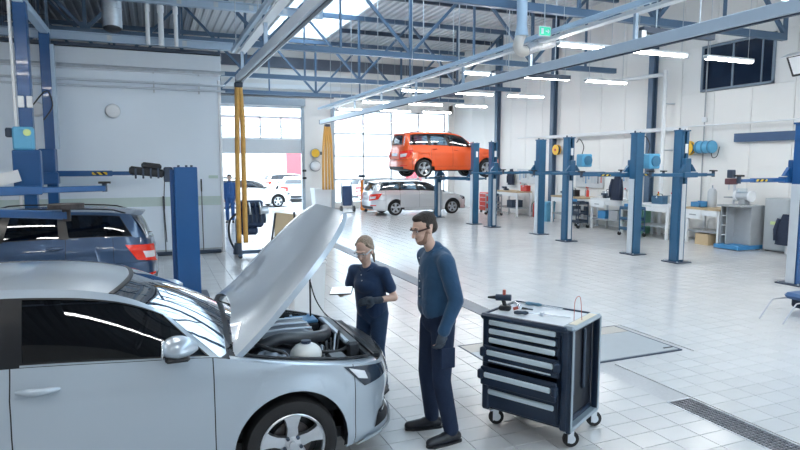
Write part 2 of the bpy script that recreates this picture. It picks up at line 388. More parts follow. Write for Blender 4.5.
# outer shell
ws = obj('wall_side', box((-8.1, 12, ROOF / 2), (.2, 34, ROOF)), grey_wall, kind='structure'); ws['label'] = 'plain outer wall beyond the dark estate'
wb = tree_struct('wall_back', 'unseen back wall with an open strip shaped to admit daylight')  # unseen wall; its paneless opening is sized to let daylight in
for c, d_ in (((1.4, -5, 6.4), (26.8, .2, 2.8)), ((-6.7, -5, 2.5), (3, .2, 5)), ((14.2, -5, 2.5), (1.6, .2, 5)), ((-.8, -5, 2.5), (8.8, .2, 5)), ((8.0, -5, 1.45), (10, .2, 2.9))): obj('wall_section', box(c, d_), white_wall, wb)
for k in range(5): obj('mullion', box((3.6 + k * 2.3, -5, 3.95), (.12, .2, 2.1)), white_m, wb)
# roof deck
SK0, SK1, SKY0, SKY1 = 4.75, 7.4, -4, 26.9
def deck(x0, x1, y0, y1, mat, name, parent):
    n = max(2, int((x1 - x0) / .28)); mb = MB(); pr = []
    for k in range(n):
        x = x0 + (x1 - x0) * k / n; q = (x1 - x0) / n
        pr += [(x, 0), (x + q * .42, 0), (x + q * .54, .07), (x + q * .88, .07)]
    pr.append((x1, 0))
    v = [(x, yy, ROOF + z) for yy in (y0, y1) for x, z in pr]; m = len(pr)
    o = obj(name, (v, [(i, i + 1, m + i + 1, m + i) for i in range(m - 1)]), mat, parent)
    return o
rf = tree_struct('ceiling', 'white corrugated metal roof deck with a long skylight')
deck(SK1, XR + .2, -5.1, YF + .3, deck_m, 'roof_deck', rf); deck(1.7, SK0, -5.1, YF + .3, deck_m, 'roof_deck', rf)
deck(-8.2, 1.7, -5.1, YF + .3, M('shaded_corrugated_roof', (.30, .34, .40), .5, var=.05), 'roof_deck', rf)  # same deck, with the shade over this bay put into a darker colour
deck(SK0, SK1, SKY1, YF + .3, deck_m, 'roof_deck', rf)
obj('roof_top', box((11.2, 12, ROOF + .4), (7.6, 34.4, .1)), white_m, rf); obj('roof_top', box((-1.75, 12, ROOF + .4), (13, 34.4, .1)), white_m, rf)
for x in (SK0 - .03, SK1 + .03): obj('skylight_kerb', box((x, 11.45, ROOF + .12), (.06, 30.9, .3)), white_m, rf)
obj('skylight_kerb', box(((SK0 + SK1) / 2, SKY1 + .03, ROOF + .12), (SK1 - SK0 + .12, .06, .3)), white_m, rf)
k = 0; yy = SKY0
while yy < SKY1 - .5:
    obj('skylight_bar', box(((SK0 + SK1) / 2, yy, ROOF + .2), (SK1 - SK0, .06, .08)), white_m, rf)
    obj('skylight_pane', box(((SK0 + SK1) / 2, yy + .96, ROOF + .2), (SK1 - SK0, 1.86, .015)), opal_m, rf); yy += 1.93
# purlins along X on the deck
for k, py in enumerate((7.5, 13.3, 19.2, 24.6)):
    o = obj('roof_purlin', box((11.1, py, ROOF - .09), (7.3, .1, .16)), dark_steel); tag(o, ['dark purlin under the roof deck above the tool trolley', 'dark purlin under the white roof deck over the lifts', 'dark purlin under the white deck before the orange car', 'dark purlin under the white deck close to the far wall'][k], 'purlin', 'roof purlins')
# trusses
def truss(ty, lab, zb=5.3, zt=7.62, x0=-7.6, x1=XR - .2, node=4.55):
    t = empty('roof_truss', (0, ty, 0), label=lab, cat='truss', group='blue roof trusses')
    obj('bottom_chord', box(((x0 + x1) / 2, 0, zb), (x1 - x0, .14, .16)), pale_steel if 0 else M('truss_blue', (.075, .135, .22), .4, var=.06), t)
    obj('top_chord', box(((x0 + x1) / 2, 0, zt), (x1 - x0, .14, .16)), M('truss_blue'), t)
    x = node - 4.2 * 3
    while x < x1 + 2:
        if x0 < x < x1: obj('vertical_web', box((x, 0, (zb + zt) / 2), (.08, .08, zt - zb - .1)), M('truss_blue'), t)
        for s in (-1, 1):
            e = x + s * 2.1
            if x0 < x < x1 and x0 < e < x1: obj('diagonal_web', bar((x, 0, zb + .05), (e, 0, zt - .05), .08, .08), M('truss_blue'), t)
        if x0 < x + 2.1 < x1: obj('vertical_web', box((x + 2.1, 0, (zb + zt) / 2), (.06, .06, zt - zb - .1)), M('truss_blue'), t)
        x += 4.2
    return t
for ty, lab, nd in ((4.6, 'blue roof truss over the silver car, closest to the camera', 6.2), (10.4, 'blue roof truss above the tool trolley and steel duct drop', 6.2), (16.3, 'blue roof truss over the end of the hose rail', 7.05),
                (22.0, 'blue roof truss above the raised orange car', 7.4), (27.0, 'blue roof truss right before the far wall', 7.0)): truss(ty, lab, node=nd)
# pale beams at the mezzanine edge and cross beams
for k, (y, z, x0, x1, lab) in enumerate(((YL - .2, 4.98, -7.9, 1.9, 'pale steel edge beam along the mezzanine front'), (14.3, 5.72, -.9, 3.9, 'pale steel cross beam before the mezzanine under the roof'))):
    b = empty('edge_beam', ((x0 + x1) / 2, y, z), label=lab, cat='beam', group='pale cross beams'); L_ = x1 - x0
    MB().box((0, 0, .08), (L_, .16, .02)).box((0, 0, -.08), (L_, .16, .02)).box((0, 0, 0), (L_, .02, .16)).build('i_section', pale_steel, b)
    for q in range(6): obj('bolt_plate', box((-L_ / 2 + .8 + q * L_ / 6.2, -.02, 0), (.1, .02, .12)), galv, b)
mr = empty('mesh_railing', (-5.2, YL - .05, 4.86), label='wire mesh guard railing along the mezzanine edge', cat='railing')
mb = MB()
for k in range(130): mb.box((-2.6 + k * .045, 0, .75), (.008, .008, 1.5))
for k in range(4): mb.box((.3, 0, .1 + k * .45), (5.9, .012, .012))
mb.build('wire_panel', dark_steel, mr)
for x in (-2.6, -.6, 1.3, 3.2): obj('post', box((x, 0, .77), (.05, .05, 1.54)), steel_blue, mr)
obj('top_rail', box((.3, 0, 1.55), (5.95, .06, .06)), steel_blue, mr)
# ducts over the mezzanine
du = empty('ventilation_duct', (-.68, 14.6, 5.0), label='galvanised round duct with black open end above the pale wall', cat='duct')
obj('duct_run', tube([(0, 0, .1), (.0, 0, 2.7)], .2, 18), galv, du, smooth=40); obj('open_end', ellipsoid((-.0, -.02, .1), (.19, .19, .1), 16, 8), black, du, smooth=180)
for q in range(5): obj('seam_ring', lathe([(.2, -.01), (.212, -.01), (.212, .01), (.2, .01)], 18), galv, du, loc=(0, 0, .5 + q * .45))
for k, (px, w_) in enumerate(((.02, .045), (.3, .06), (.62, .045))):
    o = obj('vent_pipe', cyl((px, 15.0, 4.87), (px, 15.0, 7.8), w_, 12), white_m, smooth=40); tag(o, ['slim white vent pipe beside the galvanised duct', 'thickest of the three white vent pipes above the pale wall', 'slim white vent pipe set farthest from the galvanised duct'][k], 'pipe', 'white vent pipes above the mezzanine')
    obj('coupling', cyl((px, 15.0, 5.6), (px, 15.0, 5.75), w_ * 1.25, 12), white_m, o)
# hose rails
def hose_rail(x, y0, y1, lab, z=4.05):
    r = empty('hose_rail', (x, 0, z), label=lab, cat='rail', group='overhead hose rails')
    rm = M('rail_paint', (.55, .63, .72), .35, .2, var=.05)
    MB().box((0, (y0 + y1) / 2, .02), (.15, y1 - y0, .17), .01).build('rail_profile', rm, r)
    obj('slot', box((0, (y0 + y1) / 2, -.075), (.05, y1 - y0 - .1, .02)), dark_steel, r)
    MB().box((-.12, (y0 + y1) / 2, .62), (.08, y1 - y0, .09), .008).build('upper_bar', pale_steel, r)
    obj('cable_tray', box((.02, (y0 + y1) / 2 + .5, .54), (.16, (y1 - y0) * .9, .05)), white_m, r)
    yy = y0 + 1.0
    while yy < y1 - .3:
        obj('hanger', box((0, yy, .34), (.06, .05, .5)), pale_steel, r); obj('drop_rod', cyl((-.12, yy, .64), (-.12, yy, 3.76), .012, 6), galv, r); yy += 2.87
    obj('end_cap', box((0, y1 + .01, .02), (.17, .03, .19), .004), dark_steel, r)
    return r
hose_rail(7.2, -2, 26.9, 'long pale overhead hose rail crossing above the lift bays'); hose_rail(1.86, -2, 13.9, 'overhead hose rail ending above the engine stand')
# steel duct drop + exit sign
du = empty('extraction_duct', (6.62, 9.95, 4.32), label='pale blue round duct drop with flexible elbow below the truss', cat='duct')
obj('drop_pipe', cyl((0, 0, .5), (0, 0, 3.5), .1, 18), pale_steel, du, smooth=40)
obj('cone', cyl((0, 0, .3), (0, 0, .5), .13, 18, .1), pale_steel, du, smooth=40)
obj('elbow', tube(smooth_path([(0, 0, .32), (-.06, 0, .2), (-.06, .02, .08), (.04, .04, .02), (.14, .06, .04)], 6), .1, 14), M('beige_flexible', (.62, .58, .54), .5, .3), du, smooth=40)
obj('horizontal_run', tube([(.12, .06, .05), (.6, .3, .22), (1.1, .55, .36)], .11, 16), M('ribbed_foil', (.42, .44, .48), .45, .6, var=.3, scale=30, bump=.4, bscale=50), du, smooth=40)
es = empty('exit_sign', (6.78, 9.45, 4.62), R(0), label='small green and white emergency exit sign under the rail', cat='sign')
obj('housing', box((0, 0, 0), (.26, .04, .18), .004), white_m, es)
obj('face', box((0, -.022, 0), (.24, .004, .15)), M('exit_green', (.05, .48, .30), .5, emit=(.05, .5, .3), estr=.4), es)
mb = MB(); mb.box((-.06, -.026, 0), (.05, .003, .10)); mb.add(bar((.01, -.026, .0), (.06, -.026, .0), .004, .02)); mb.add(bar((.06, -.026, .03), (.085, -.026, 0), .004, .02)); mb.add(bar((.06, -.026, -.03), (.085, -.026, 0), .004, .02)); mb.build('pictogram', white_m, es)
obj('hanger', cyl((0, 0, .09), (0, 0, .6), .01, 6), galv, es)
# foil ducts higher up toward the wall
du = empty('foil_duct', (9.6, 8.3, 6.2), label='silver foil duct snaking under the roof beside the rail', cat='duct')
obj('flexible_run', tube(smooth_path([(-2.6, 3.2, -.3), (-1.0, 1.4, .1), (.2, .3, .2), (1.1, -.2, .1), (1.5, .4, -.2), (2.2, 1.6, .1)], 8), .17, 14), M('ribbed_foil'), du, smooth=50)
for q in (0, 1): obj('strap', cyl((-1 + q * 2, 1.4 - q * 1.5, .2), (-1 + q * 2, 1.4 - q * 1.5, 1.58), .01, 6), galv, du)
for k, (x0, y, z, L_, lab) in enumerate(((7.4, 7.7, 4.35, 1.6, 'short dark steel cross bar carried on the rail above the tool trolley'), (7.4, 12.3, 4.3, 2.2, 'dark steel cross bar under the rail above the middle lifts'), (7.4, 16.9, 4.3, 1.7, 'dark steel cross bar under the far part of the rail'))):
    b = empty('cross_bar', (x0, y, z), label=lab, cat='bar', group='dark cross bars at the rail'); obj('bar', box((L_ / 2, 0, 0), (L_, .12, .1), .01), dark_steel, b); obj('bracket', box((.0, 0, -.1), (.1, .14, .16)), galv, b)
    for q in (.2, .8): obj('drop_rod', cyl((L_ * q, 0, .05), (L_ * q, 0, ROOF - z - .1), .012, 6), galv, b)
# batten lights: a regular grid of rows
n = 0
rows = ((5.9, 'row above the tool trolley'), (9.85, 'row above the open tool-side lift'), (13.8, 'row over the middle lift bays'), (17.8, 'row before the orange car'), (21.65, 'row above the orange car'), (24.85, 'row by the far glazing'))
cols = ((8.12, 'beside the hose rail'), (10.02, 'in the middle'), (12.05, 'closest to the white wall'))
proto = None
for ly, rl in rows:
    for lx, cl in cols:
        lab = 'added out-of-view tube light hanging %s, %s' % (cl, rl)
        if proto is None:
            t = empty('batten_light', (lx, ly, 4.5), label=lab, cat='light', group='hanging tube lights')
            MB().box((0, 0, .045), (1.46, .14, .05), .008).build('housing', white_m, t)
            obj('diffuser', box((0, 0, .0), (1.42, .11, .045), .012), lamp_glow, t)
            for s in (-1, 1): obj('end_cap', box((s * .72, 0, .01), (.025, .12, .065), .004), grey_m, t); obj('drop_wire', cyl((s * .6, 0, .07), (s * .6, 0, 3.31), .006, 5), galv, t)
            proto = t
        else:
            t = copy_tree(proto); t.location = (lx, ly, 4.5); t['label'] = lab
for k in range(3):
    for y in (1.9, -2.0):
        t = copy_tree(proto); t.location = (cols[k][0], y, 4.5); t['label'] = 'lit tube light %s, %s' % (cols[k][1], 'first row past the camera' if y > 0 else 'row by the entrance wall')
ADDED_FILL_ROWS = ((1.9, 'row over the silver car rear'), (5.9, 'row over the silver car'), (8.0, 'row over the dark estate'))  # rows added out of view to brighten the cross wall and silver car
for ly, rl in ADDED_FILL_ROWS:
    for lx, cl in ((-5.4, 'by the outer wall'), (-2.6, 'in mid bay'), (.1, 'next to the short hose rail')):
        t = copy_tree(proto); t.location = (lx, ly, 4.5); t['label'] = 'added out-of-view tube light hanging %s, %s' % (cl, rl)
# outside
gd = obj('ground_outside', box((8, 60, -.12), (120, 63, .1)), M('snowy_asphalt', (.86, .87, .88), .8, var=.06, scale=.3), kind='structure'); gd['label'] = 'snow-bright yard outside the far doors'
bd = empty('red_white_building', (17, 75, 0), label='red and white building across the yard beyond the doors', cat='building')
obj('wing', box((3, 0, 4.2), (60, 6, 8.4)), M('white_render', (.85, .84, .83), .8), bd); obj('wall', box((-.9, -3.2, 1.9), (2.4, 1, 3.8)), M('red_cladding', (.72, .10, .12), .6), bd); obj('wall', box((14.5, -3.2, 2.9), (2.0, 1, 5.8)), M('red_cladding'), bd); obj('fascia_band', box((0, -3.1, 7.4), (50, .3, .5)), M('pink_band', (.80, .45, .42), .7), bd); obj('roof', box((3, 0, 8.6), (62, 7, .4)), white_m, bd)
for k in range(4): obj('window', box((-11 + k * 3, -3.02, 5.6), (1.6, .1, 1.3)), M('pale_far_glass', (.55, .62, .68), .3), bd)
# ------------------------------------------------------------------ cars
def pc(pts):   # smooth monotone-ish interpolation through (x, y) points
    xs = np.array([p[0] for p in pts], float); ys = np.array([p[1] for p in pts], float)
    o = np.argsort(xs); xs, ys = xs[o], ys[o]; d = np.diff(ys) / np.diff(xs); m = np.zeros(len(xs)); m[0], m[-1] = d[0], d[-1]
    for i in range(1, len(xs) - 1): m[i] = 0 if d[i - 1] * d[i] <= 0 else 2 * d[i - 1] * d[i] / (d[i - 1] + d[i])
    def f(x):
        x = min(max(x, xs[0]), xs[-1]); i = min(max(int(np.searchsorted(xs, x)) - 1, 0), len(xs) - 2); h = xs[i + 1] - xs[i]; t = (x - xs[i]) / h
        return float((2 * t ** 3 - 3 * t * t + 1) * ys[i] + (t ** 3 - 2 * t * t + t) * h * m[i] + (-2 * t ** 3 + 3 * t * t) * ys[i + 1] + (t ** 3 - t * t) * h * m[i + 1])
    return f
tyre_v = lathe([(.205, -.09), (.26, -.1), (.30, -.092), (.313, -.06), (.316, 0), (.313, .06), (.30, .092), (.26, .1), (.205, .09)], 40, 'Y')
def make_wheel(parent, loc, side, scale, fine, rim_m):
    wv = empty('wheel', loc, parent=parent); wv.scale = (scale,) * 3
    if side > 0: wv.rotation_euler = (0, 0, math.pi)      # outer face to local -Y
    n = 40 if fine else 20
    obj('tyre', lathe([(.212, -.085), (.225, -.1), (.27, -.104), (.302, -.094), (.314, -.06), (.316, 0), (.314, .06), (.30, .092), (.26, .1), (.205, .09)], n, 'Y'), rubber, wv, smooth=50)
    mb = MB(); mb.add(lathe([(.222, -.098), (.216, -.104), (.205, -.098), (.196, -.07), (.19, .05), (.2, .09)], n, 'Y'))
    mb.add(lathe([(0, -.082), (.05, -.082), (.062, -.074), (.066, -.05)], 20, 'Y'))
    for k in range(5):
        a0 = 2 * math.pi * k / 5 + math.pi / 2
        ps = []
        for (r, hw, y) in ((.05, .040, -.078), (.12, .034, -.085), (.17, .046, -.092), (.208, .062, -.094)):
            for s in (-1, 1): ps.append((r, s * hw, y))
        V = []
        for r, t, y in ps: V.append((r * math.cos(a0) - t * math.sin(a0), y, r * math.sin(a0) + t * math.cos(a0)))
        for r, t, y in ps: V.append((r * math.cos(a0) - t * 1.08 * math.sin(a0), y + .035, r * math.sin(a0) + t * 1.08 * math.cos(a0)))
        F = []
        for q in range(3): F += [(2 * q, 2 * q + 2, 2 * q + 3, 2 * q + 1), (2 * q, 8 + 2 * q, 10 + 2 * q, 2 * q + 2), (2 * q + 1, 2 * q + 3, 11 + 2 * q, 9 + 2 * q)]
        mb.add((V, F))
    rim = mb.build('rim', rim_m, wv, smooth=35); recalc(rim.data)
    if fine:
        for k in range(5):
            a = 2 * math.pi * (k + .5) / 5 + math.pi / 2; obj('wheel_bolt', cyl((.058 * math.cos(a), -.094, .058 * math.sin(a)), (.058 * math.cos(a), -.06, .058 * math.sin(a)), .0125, 8), dark_steel, rim)
        obj('centre_cap', lathe([(0, -.092), (.024, -.09), (.028, -.08)], 20, 'Y'), alu, rim)
        obj('brake_disc', lathe([(.05, -.03), (.14, -.03), (.14, -.01), (.05, -.01)], 28, 'Y'), M('brake_iron', (.10, .09, .09), .5, .6), wv)
    obj('wheel_well_disc', lathe([(0, .0), (.2, .0)], 16, 'Y'), black, wv)
    return wv
OCT = dict(L=4.67, W=1.81, ax=(1.43, -1.25), R=.385, ws=1.0,
    zt=[(-2.34, .98), (-2.0, 1.05), (-1.5, 1.065), (-.9, 1.06), (-.2, 1.045), (.5, 1.005), (.95, .975), (1.1, .94), (1.3, .898), (1.5, .865), (1.8, .812), (2.0, .775), (2.2, .74), (2.34, .715)],
    wt=.34, rail=[(.66, 1.235), (.5, 1.325), (.34, 1.385), (.1, 1.43), (-.3, 1.455), (-.8, 1.445), (-1.2, 1.40), (-1.5, 1.33)], A0=.98, C0=-2.02, ycr=.045, rw=.60, doors=(.935, -.16, -1.12), wind=[(.018, .365), (.405, .82)], wsx=1.30, rear='hatch')
EST = dict(OCT, rail=[(.66, 1.235), (.5, 1.325), (.34, 1.385), (.1, 1.435), (-.3, 1.46), (-.9, 1.46), (-1.5, 1.44), (-1.95, 1.39)], C0=-2.22, doors=(.935, -.16, -1.05), wind=[(.018, .345), (.38, .61), (.645, .93)], rear='estate')
SUV = dict(L=4.22, W=1.79, ax=(1.32, -1.26), R=.40, ws=1.05,
    zt=[(-2.11, 1.12), (-1.9, 1.16), (-1.0, 1.16), (0, 1.13), (.6, 1.10), (.85, 1.09), (1.2, 1.06), (1.6, 1.01), (1.9, .95), (2.11, .88)],
    wt=.26, rail=[(.50, 1.43), (.38, 1.51), (.26, 1.555), (.05, 1.605), (-.4, 1.64), (-1.0, 1.635), (-1.5, 1.61), (-1.86, 1.56)], A0=.86, C0=-2.03, ycr=.05, rw=.62, doors=(.85, -.12, -.98), wind=[(.05, .36), (.39, .63), (.67, .93)], wsx=1.1, rear='estate')
class Car:
    def __init__(s, P, root, paint, fine=1, glass_m=None, open_hood=False, interior=True):
        s.P, s.root, s.paint, s.fine = P, root, paint, fine
        s.gl = glass_m or glass('tinted_car_glass', (.07, .11, .16), .02, ior=1.45)
        k = P['L'] / 4.67; kw = P['W'] / 1.81
        out = [(-2.335, 0), (-2.325, .25), (-2.30, .45), (-2.24, .66), (-2.12, .79), (-1.9, .87), (-1.6, .897), (-1.25, .905), (-.6, .905), (0, .905), (.6, .905), (1.1, .905), (1.45, .90), (1.75, .872), (1.95, .82), (2.1, .735), (2.2, .62), (2.28, .42), (2.32, .22), (2.335, 0)]
        sp = smooth_path([(x * k, y * kw, 0) for x, y in out], 8)
        s.path = [(p.x, p.y) for p in sp]; d = [0]
        for a, b in zip(s.path, s.path[1:]): d.append(d[-1] + math.hypot(b[0] - a[0], b[1] - a[1]))
        s.S = np.array(d); s.px = np.array([p[0] for p in s.path]); s.py = np.array([p[1] for p in s.path]); s.L = d[-1]
        s.zt = pc(P['zt']); H = P['zt'][4][1] / 1.045; s.H = H
        s.os = pc([(.15, -.08), (.22, -.035), (.32, -.004), (.5, 0), (.66 * H, .004), (.80 * H, -.006), (.86 * H, 0.0), (.90 * H, -.014), (1.0 * H, -.048), (1.1 * H, -.075)])
        s.of = pc([(.15, -.13), (.2, -.03), (.25, .01), (.3, .0), (.36, -.03), (.45, -.02), (.55, .0), (.66, -.02), (.74 * H, -.06), (.82 * H, -.13), (.95 * H, -.25)])
        s.orr = pc([(.2, -.1), (.3, -.03), (.42, .0), (.6, 0), (.66, -.03), (.8, -.04), (1.0, -.07), (1.12, -.1)])
    def s_at(s, x): # s on the side where outline x == x
        m = len(s.px) ; return float(np.interp(x, s.px, s.S))
    def plan(s, q):
        q = min(max(q, 0), s.L); x = float(np.interp(q, s.S, s.px)); y = float(np.interp(q, s.S, s.py)); e = .02
        x2 = np.interp(min(q + e, s.L), s.S, s.px); y2 = np.interp(min(q + e, s.L), s.S, s.py); x1 = np.interp(max(q - e, 0), s.S, s.px); y1 = np.interp(max(q - e, 0), s.S, s.py)
        tx, ty = x2 - x1, y2 - y1; l = math.hypot(tx, ty); return x, y, -ty / l * 1.0, tx / l   # outward normal (for y>0 half)
    def pt(s, q, z, side, off=0):
        x, y, nx, ny = s.plan(q)
        if x > 0 and nx < 0: nx, ny = nx, ny
        # outline runs rear->front on the +y half: tangent (tx,ty), outward normal is (-ty, tx) = (nx, ny)
        wf = max(0, nx) ** 1.2; wr = max(0, -nx) ** 1.2; wsd = max(0, 1 - wf - wr)
        o = wsd * s.os(z) + wf * s.of(z) + wr * s.orr(z) + off
        # flared arch lips
        if wsd > .5:
            for ax in s.P['ax']:
                d = math.hypot(x - ax, z - .315 * s.P['ws']); 
                if d < s.P['R'] + .12: o += .018 * max(0, 1 - abs(d - s.P['R']) / .12) 
        return (x + nx * o, side * max(0, (y + ny * o)), z)
    def zb(s, q):
        x, y, nx, ny = s.plan(q); z = .20 + .05 * max(0, nx) + .06 * max(0, -nx) + (.08 if s.P is SUV else 0)
        if abs(ny) > .3:
            for ax in s.P['ax']:
                d = abs(x - ax)
                if d < s.P['R']: z = max(z, .315 * s.P['ws'] + math.sqrt(s.P['R'] ** 2 - d * d))
        return z
    def cols(s, q0, q1, step):
        qs = set(np.round(np.linspace(q0, q1, max(2, int((q1 - q0) / step))), 5))
        for ax in s.P['ax']:
            for t in np.linspace(0, math.pi, 25):
                q = s.s_at(ax + s.P['R'] * .9999 * math.cos(t))
                if q0 < q < q1: qs.add(round(q, 5))
            for sg in (-1, 1):
                q = s.s_at(ax + sg * (s.P['R'] + .004))
                if q0 < q < q1: qs.add(round(q, 5))
        return sorted(qs)
    def panel(s, name, q0, q1, side, z0=None, z1=None, mat=None, step=.07, off=0, parent=None, nlo=8, nhi=7):
        if not s.fine: step *= 2; nlo, nhi = 5, 4
        qs = s.cols(q0, q1, step); v = []; f = []; W = nlo + nhi + 1
        for q in qs:
            x = s.plan(q)[0]; a = s.zb(q) if z0 is None else max(z0, s.zb(q)); b = s.zt(x) if z1 is None else min(z1, s.zt(x)); m = .66 * s.H
            if a > m - .02 or b < m + .05: m = (a + b) / 2
            zs = list(np.linspace(a, m, nlo + 1)) + list(np.linspace(m, b, nhi + 1))[1:]
            v += [s.pt(q, z, side, off) for z in zs]
        for i in range(len(qs) - 1):
            for j in range(W - 1):
                t = (i * W + j, (i + 1) * W + j, (i + 1) * W + j + 1, i * W + j + 1); f.append(t[::-1] if side > 0 else t)
        return obj(name, (v, f), mat or s.paint, parent or s.root, smooth=40)
    def patch(s, name, c, side, off, mat, n=10, m=6, parent=None, thick=0):  # c: four (s, z) corners, ordered around
        def fn(u, t):
            q = (c[0][0] * (1 - u) + c[1][0] * u) * (1 - t) + (c[3][0] * (1 - u) + c[2][0] * u) * t
            z = (c[0][1] * (1 - u) + c[1][1] * u) * (1 - t) + (c[3][1] * (1 - u) + c[2][1] * u) * t
            bul = .0 if thick == 0 else thick * 4 * u * (1 - u) * 4 * t * (1 - t) / 4
            return s.pt(q, z, side, off + bul)
        return obj(name, gridf(fn, n, m, side > 0), mat, parent or s.root, smooth=60)
    def topedge(s, x, side=1):   # upper edge of the body side at x
        q = s.s_at(x); return s.pt(q, s.zt(s.plan(q)[0]), side)
    def build(s):
        P, root = s.P, s.root; sd = (-1, 1)
        g = .0035; qs = [s.s_at(v) for v in P['doors']]; qF = s.s_at(P['ax'][0] + P['R'] + .07); qR = s.s_at(P['ax'][1] - P['R'] - .06)
        # panels
        for side in sd:
            s.panel('fender', qs[0] + g, qF - g, side); 
            for a, b in ((qs[1], qs[0]), (qs[2], qs[1])):
                dr = s.panel('door', a + g, b - g, side, z0=.34 if P is not SUV else .42); xh = s.plan(a)[0] + .04
                zh = s.zt(xh) - .135
                s.patch('handle_recess', [(s.s_at(xh - .02), zh - .028), (s.s_at(xh + .2), zh - .024), (s.s_at(xh + .2), zh + .018), (s.s_at(xh - .02), zh + .014)], side, .003, s.paint, 6, 3, dr)
                pts = [s.pt(s.s_at(xh + t * .2), zh + .012 - .006 * t, side, .012 + .028 * math.sin(math.pi * min(1, max(0, t)))) for t in np.linspace(-.05, 1.05, 9)]
                obj('door_handle', tube(pts, [.010, .016, .021, .023, .023, .023, .021, .016, .010], 8), s.paint, dr, smooth=60)
            s.panel('sill', qs[2] + g, qs[0] - g, side, z0=.0, z1=.335 if P is not SUV else .415, nlo=3, nhi=2)
            s.panel('rear_quarter', qR + g, qs[2] - g, side)
            # dark backing behind the seams
            s.panel('inner_shell', qR - .05, qF + .05, side, off=-.03, mat=black, step=.12)
            for ax in P['ax']:
                wy = P['W'] / 2
                def lf(u, t, ax=ax, side=side): a = math.pi * (1.12 * u - .06); return (ax + (P['R'] + .004) * math.cos(a), side * (wy - .03 - t * .34), .315 * P['ws'] + (P['R'] + .004) * math.sin(a))
                obj('wheel_arch_liner', gridf(lf, 16, 1), black, root, smooth=60)
                obj('wheel_arch_back', ([(ax + P['R'] * 1.05 * math.cos(t), side * (wy - .37), .315 * P['ws'] + P['R'] * 1.05 * math.sin(t)) for t in np.linspace(-.3, math.pi + .3, 18)], [tuple(range(18))]), black, root)
                make_wheel(root, (ax, side * (wy - .108), .316 * P['ws']), side, P['ws'], s.fine, s.rim if hasattr(s, 'rim') else alu)
        fb = s.panel('front_bumper', qF + g, s.L, 1, step=.05); fb2 = s.panel('front_bumper', qF + g, s.L, -1, step=.05); rb = s.panel('rear_bumper', 0, qR - g, 1, z1=.66, step=.05); rb2 = s.panel('rear_bumper', 0, qR - g, -1, z1=.66, step=.05)
        tg = s.panel('tailgate', 0, qR - g, 1, z0=.665, step=.05); s.panel('tailgate', 0, qR - g, -1, z0=.665, step=.05)
        s.front(qF); s.rearend(qR); s.greenhouse()
        MB().box((0, 0, .28), (P['L'] * .86, P['W'] * .8, .08)).build('underbody', black, root)
        s.hood_closed() if not getattr(s, 'open', False) else s.bay()
    def front(s, qF):
        x0 = s.P['ax'][0]; k = s.P['L'] / 4.67; hz = s.H
        def q(x): return s.s_at(x * k)
        lens = M('headlight_lens', (.03, .045, .07), .08, var=.5, scale=14, spec=.8); L = s.L
        for side in (-1, 1):
            hl = s.patch('headlight', [(q(1.96), .63 * hz), (q(2.19), .645 * hz), (q(2.20), .715 * hz), (q(1.80), .798 * hz)], side, .006, lens, 12, 8, thick=.012)
            s.patch('reflector', [(q(1.91), .70 * hz), (q(1.99), .675 * hz), (q(1.97), .735 * hz), (q(1.84), .782 * hz)], side, .012, M('bright_reflector', (.8, .85, .92), .2, .5), 5, 5, hl, thick=.01)
            s.patch('fog_surround', [(q(2.05), .285), (q(2.25), .30), (q(2.25), .40), (q(2.12), .39)], side, .004, black, 8, 5)
            s.patch('fog_chrome_strip', [(q(2.12), .36), (q(2.24), .375), (q(2.24), .388), (q(2.12), .374)], side, .01, chrome, 6, 2)
            s.patch('grille', [(q(2.305), .52 * hz), (L, .50 * hz), (L, .70 * hz), (q(2.275), .70 * hz)], side, .006, black, 8, 6)
            s.patch('grille_chrome', [(q(2.26), .70 * hz), (L, .70 * hz), (L, .725 * hz), (q(2.25), .725 * hz)], side, .012, chrome, 8, 2)
            s.patch('grille_chrome', [(q(2.29), .52 * hz), (q(2.305), .52 * hz), (q(2.275), .70 * hz), (q(2.255), .70 * hz)], side, .012, chrome, 2, 6)
            for kk in range(4): s.patch('grille_slat', [(q(2.30) + (L - q(2.30)) * (.12 + kk * .22), .53 * hz), (q(2.30) + (L - q(2.30)) * (.15 + kk * .22), .53 * hz), (q(2.30) + (L - q(2.30)) * (.15 + kk * .22), .70 * hz), (q(2.30) + (L - q(2.30)) * (.12 + kk * .22), .70 * hz)], side, .016, chrome if s.fine else black, 1, 4)
            s.patch('lower_intake', [(q(2.305), .28), (L, .28), (L, .40), (q(2.305), .40)], side, .004, black, 8, 3)
            s.patch('bumper_lip', [(q(1.9), .20), (L, .215), (L, .25), (q(1.98), .25)], side, .018, s.paint, 14, 3, thick=.02)
    def rearend(s, qR):
        k = s.P['L'] / 4.67; hz = s.H
        def q(x): return s.s_at(x * k)
        tail = M('tail_lamp_red', (.62, .03, .015), .15, var=.2, scale=14, emit=(.6, .03, .01), estr=.12); clear = M('tail_lamp_clear', (.75, .72, .72), .2, var=.2, scale=20)
        for side in (-1, 1):
            tl = s.patch('tail_lamp', [(q(-2.02), .70 * hz), (q(-2.3), .62 * hz), (q(-2.3), .90 * hz), (q(-1.86), .945 * hz)], side, .022, tail, 10, 8, thick=.015)
            s.patch('clear_lens', [(q(-2.14), .72 * hz), (q(-2.28), .70 * hz), (q(-2.28), .80 * hz), (q(-2.10), .83 * hz)], side, .036, clear, 5, 4, tl)
            s.patch('bumper_reflector', [(q(-2.1), .42), (q(-2.28), .42), (q(-2.28), .46), (q(-2.1), .46)], side, .006, tail, 4, 2)
            s.patch('number_plate', [(0, .74 * hz), (.26, .74 * hz), (.26, .84 * hz), (0, .84 * hz)], side, .008, white_m, 4, 2)
            s.patch('bumper_insert', [(0, .27), (q(-2.22), .30), (q(-2.22), .40), (0, .40)], side, .004, black, 8, 3)
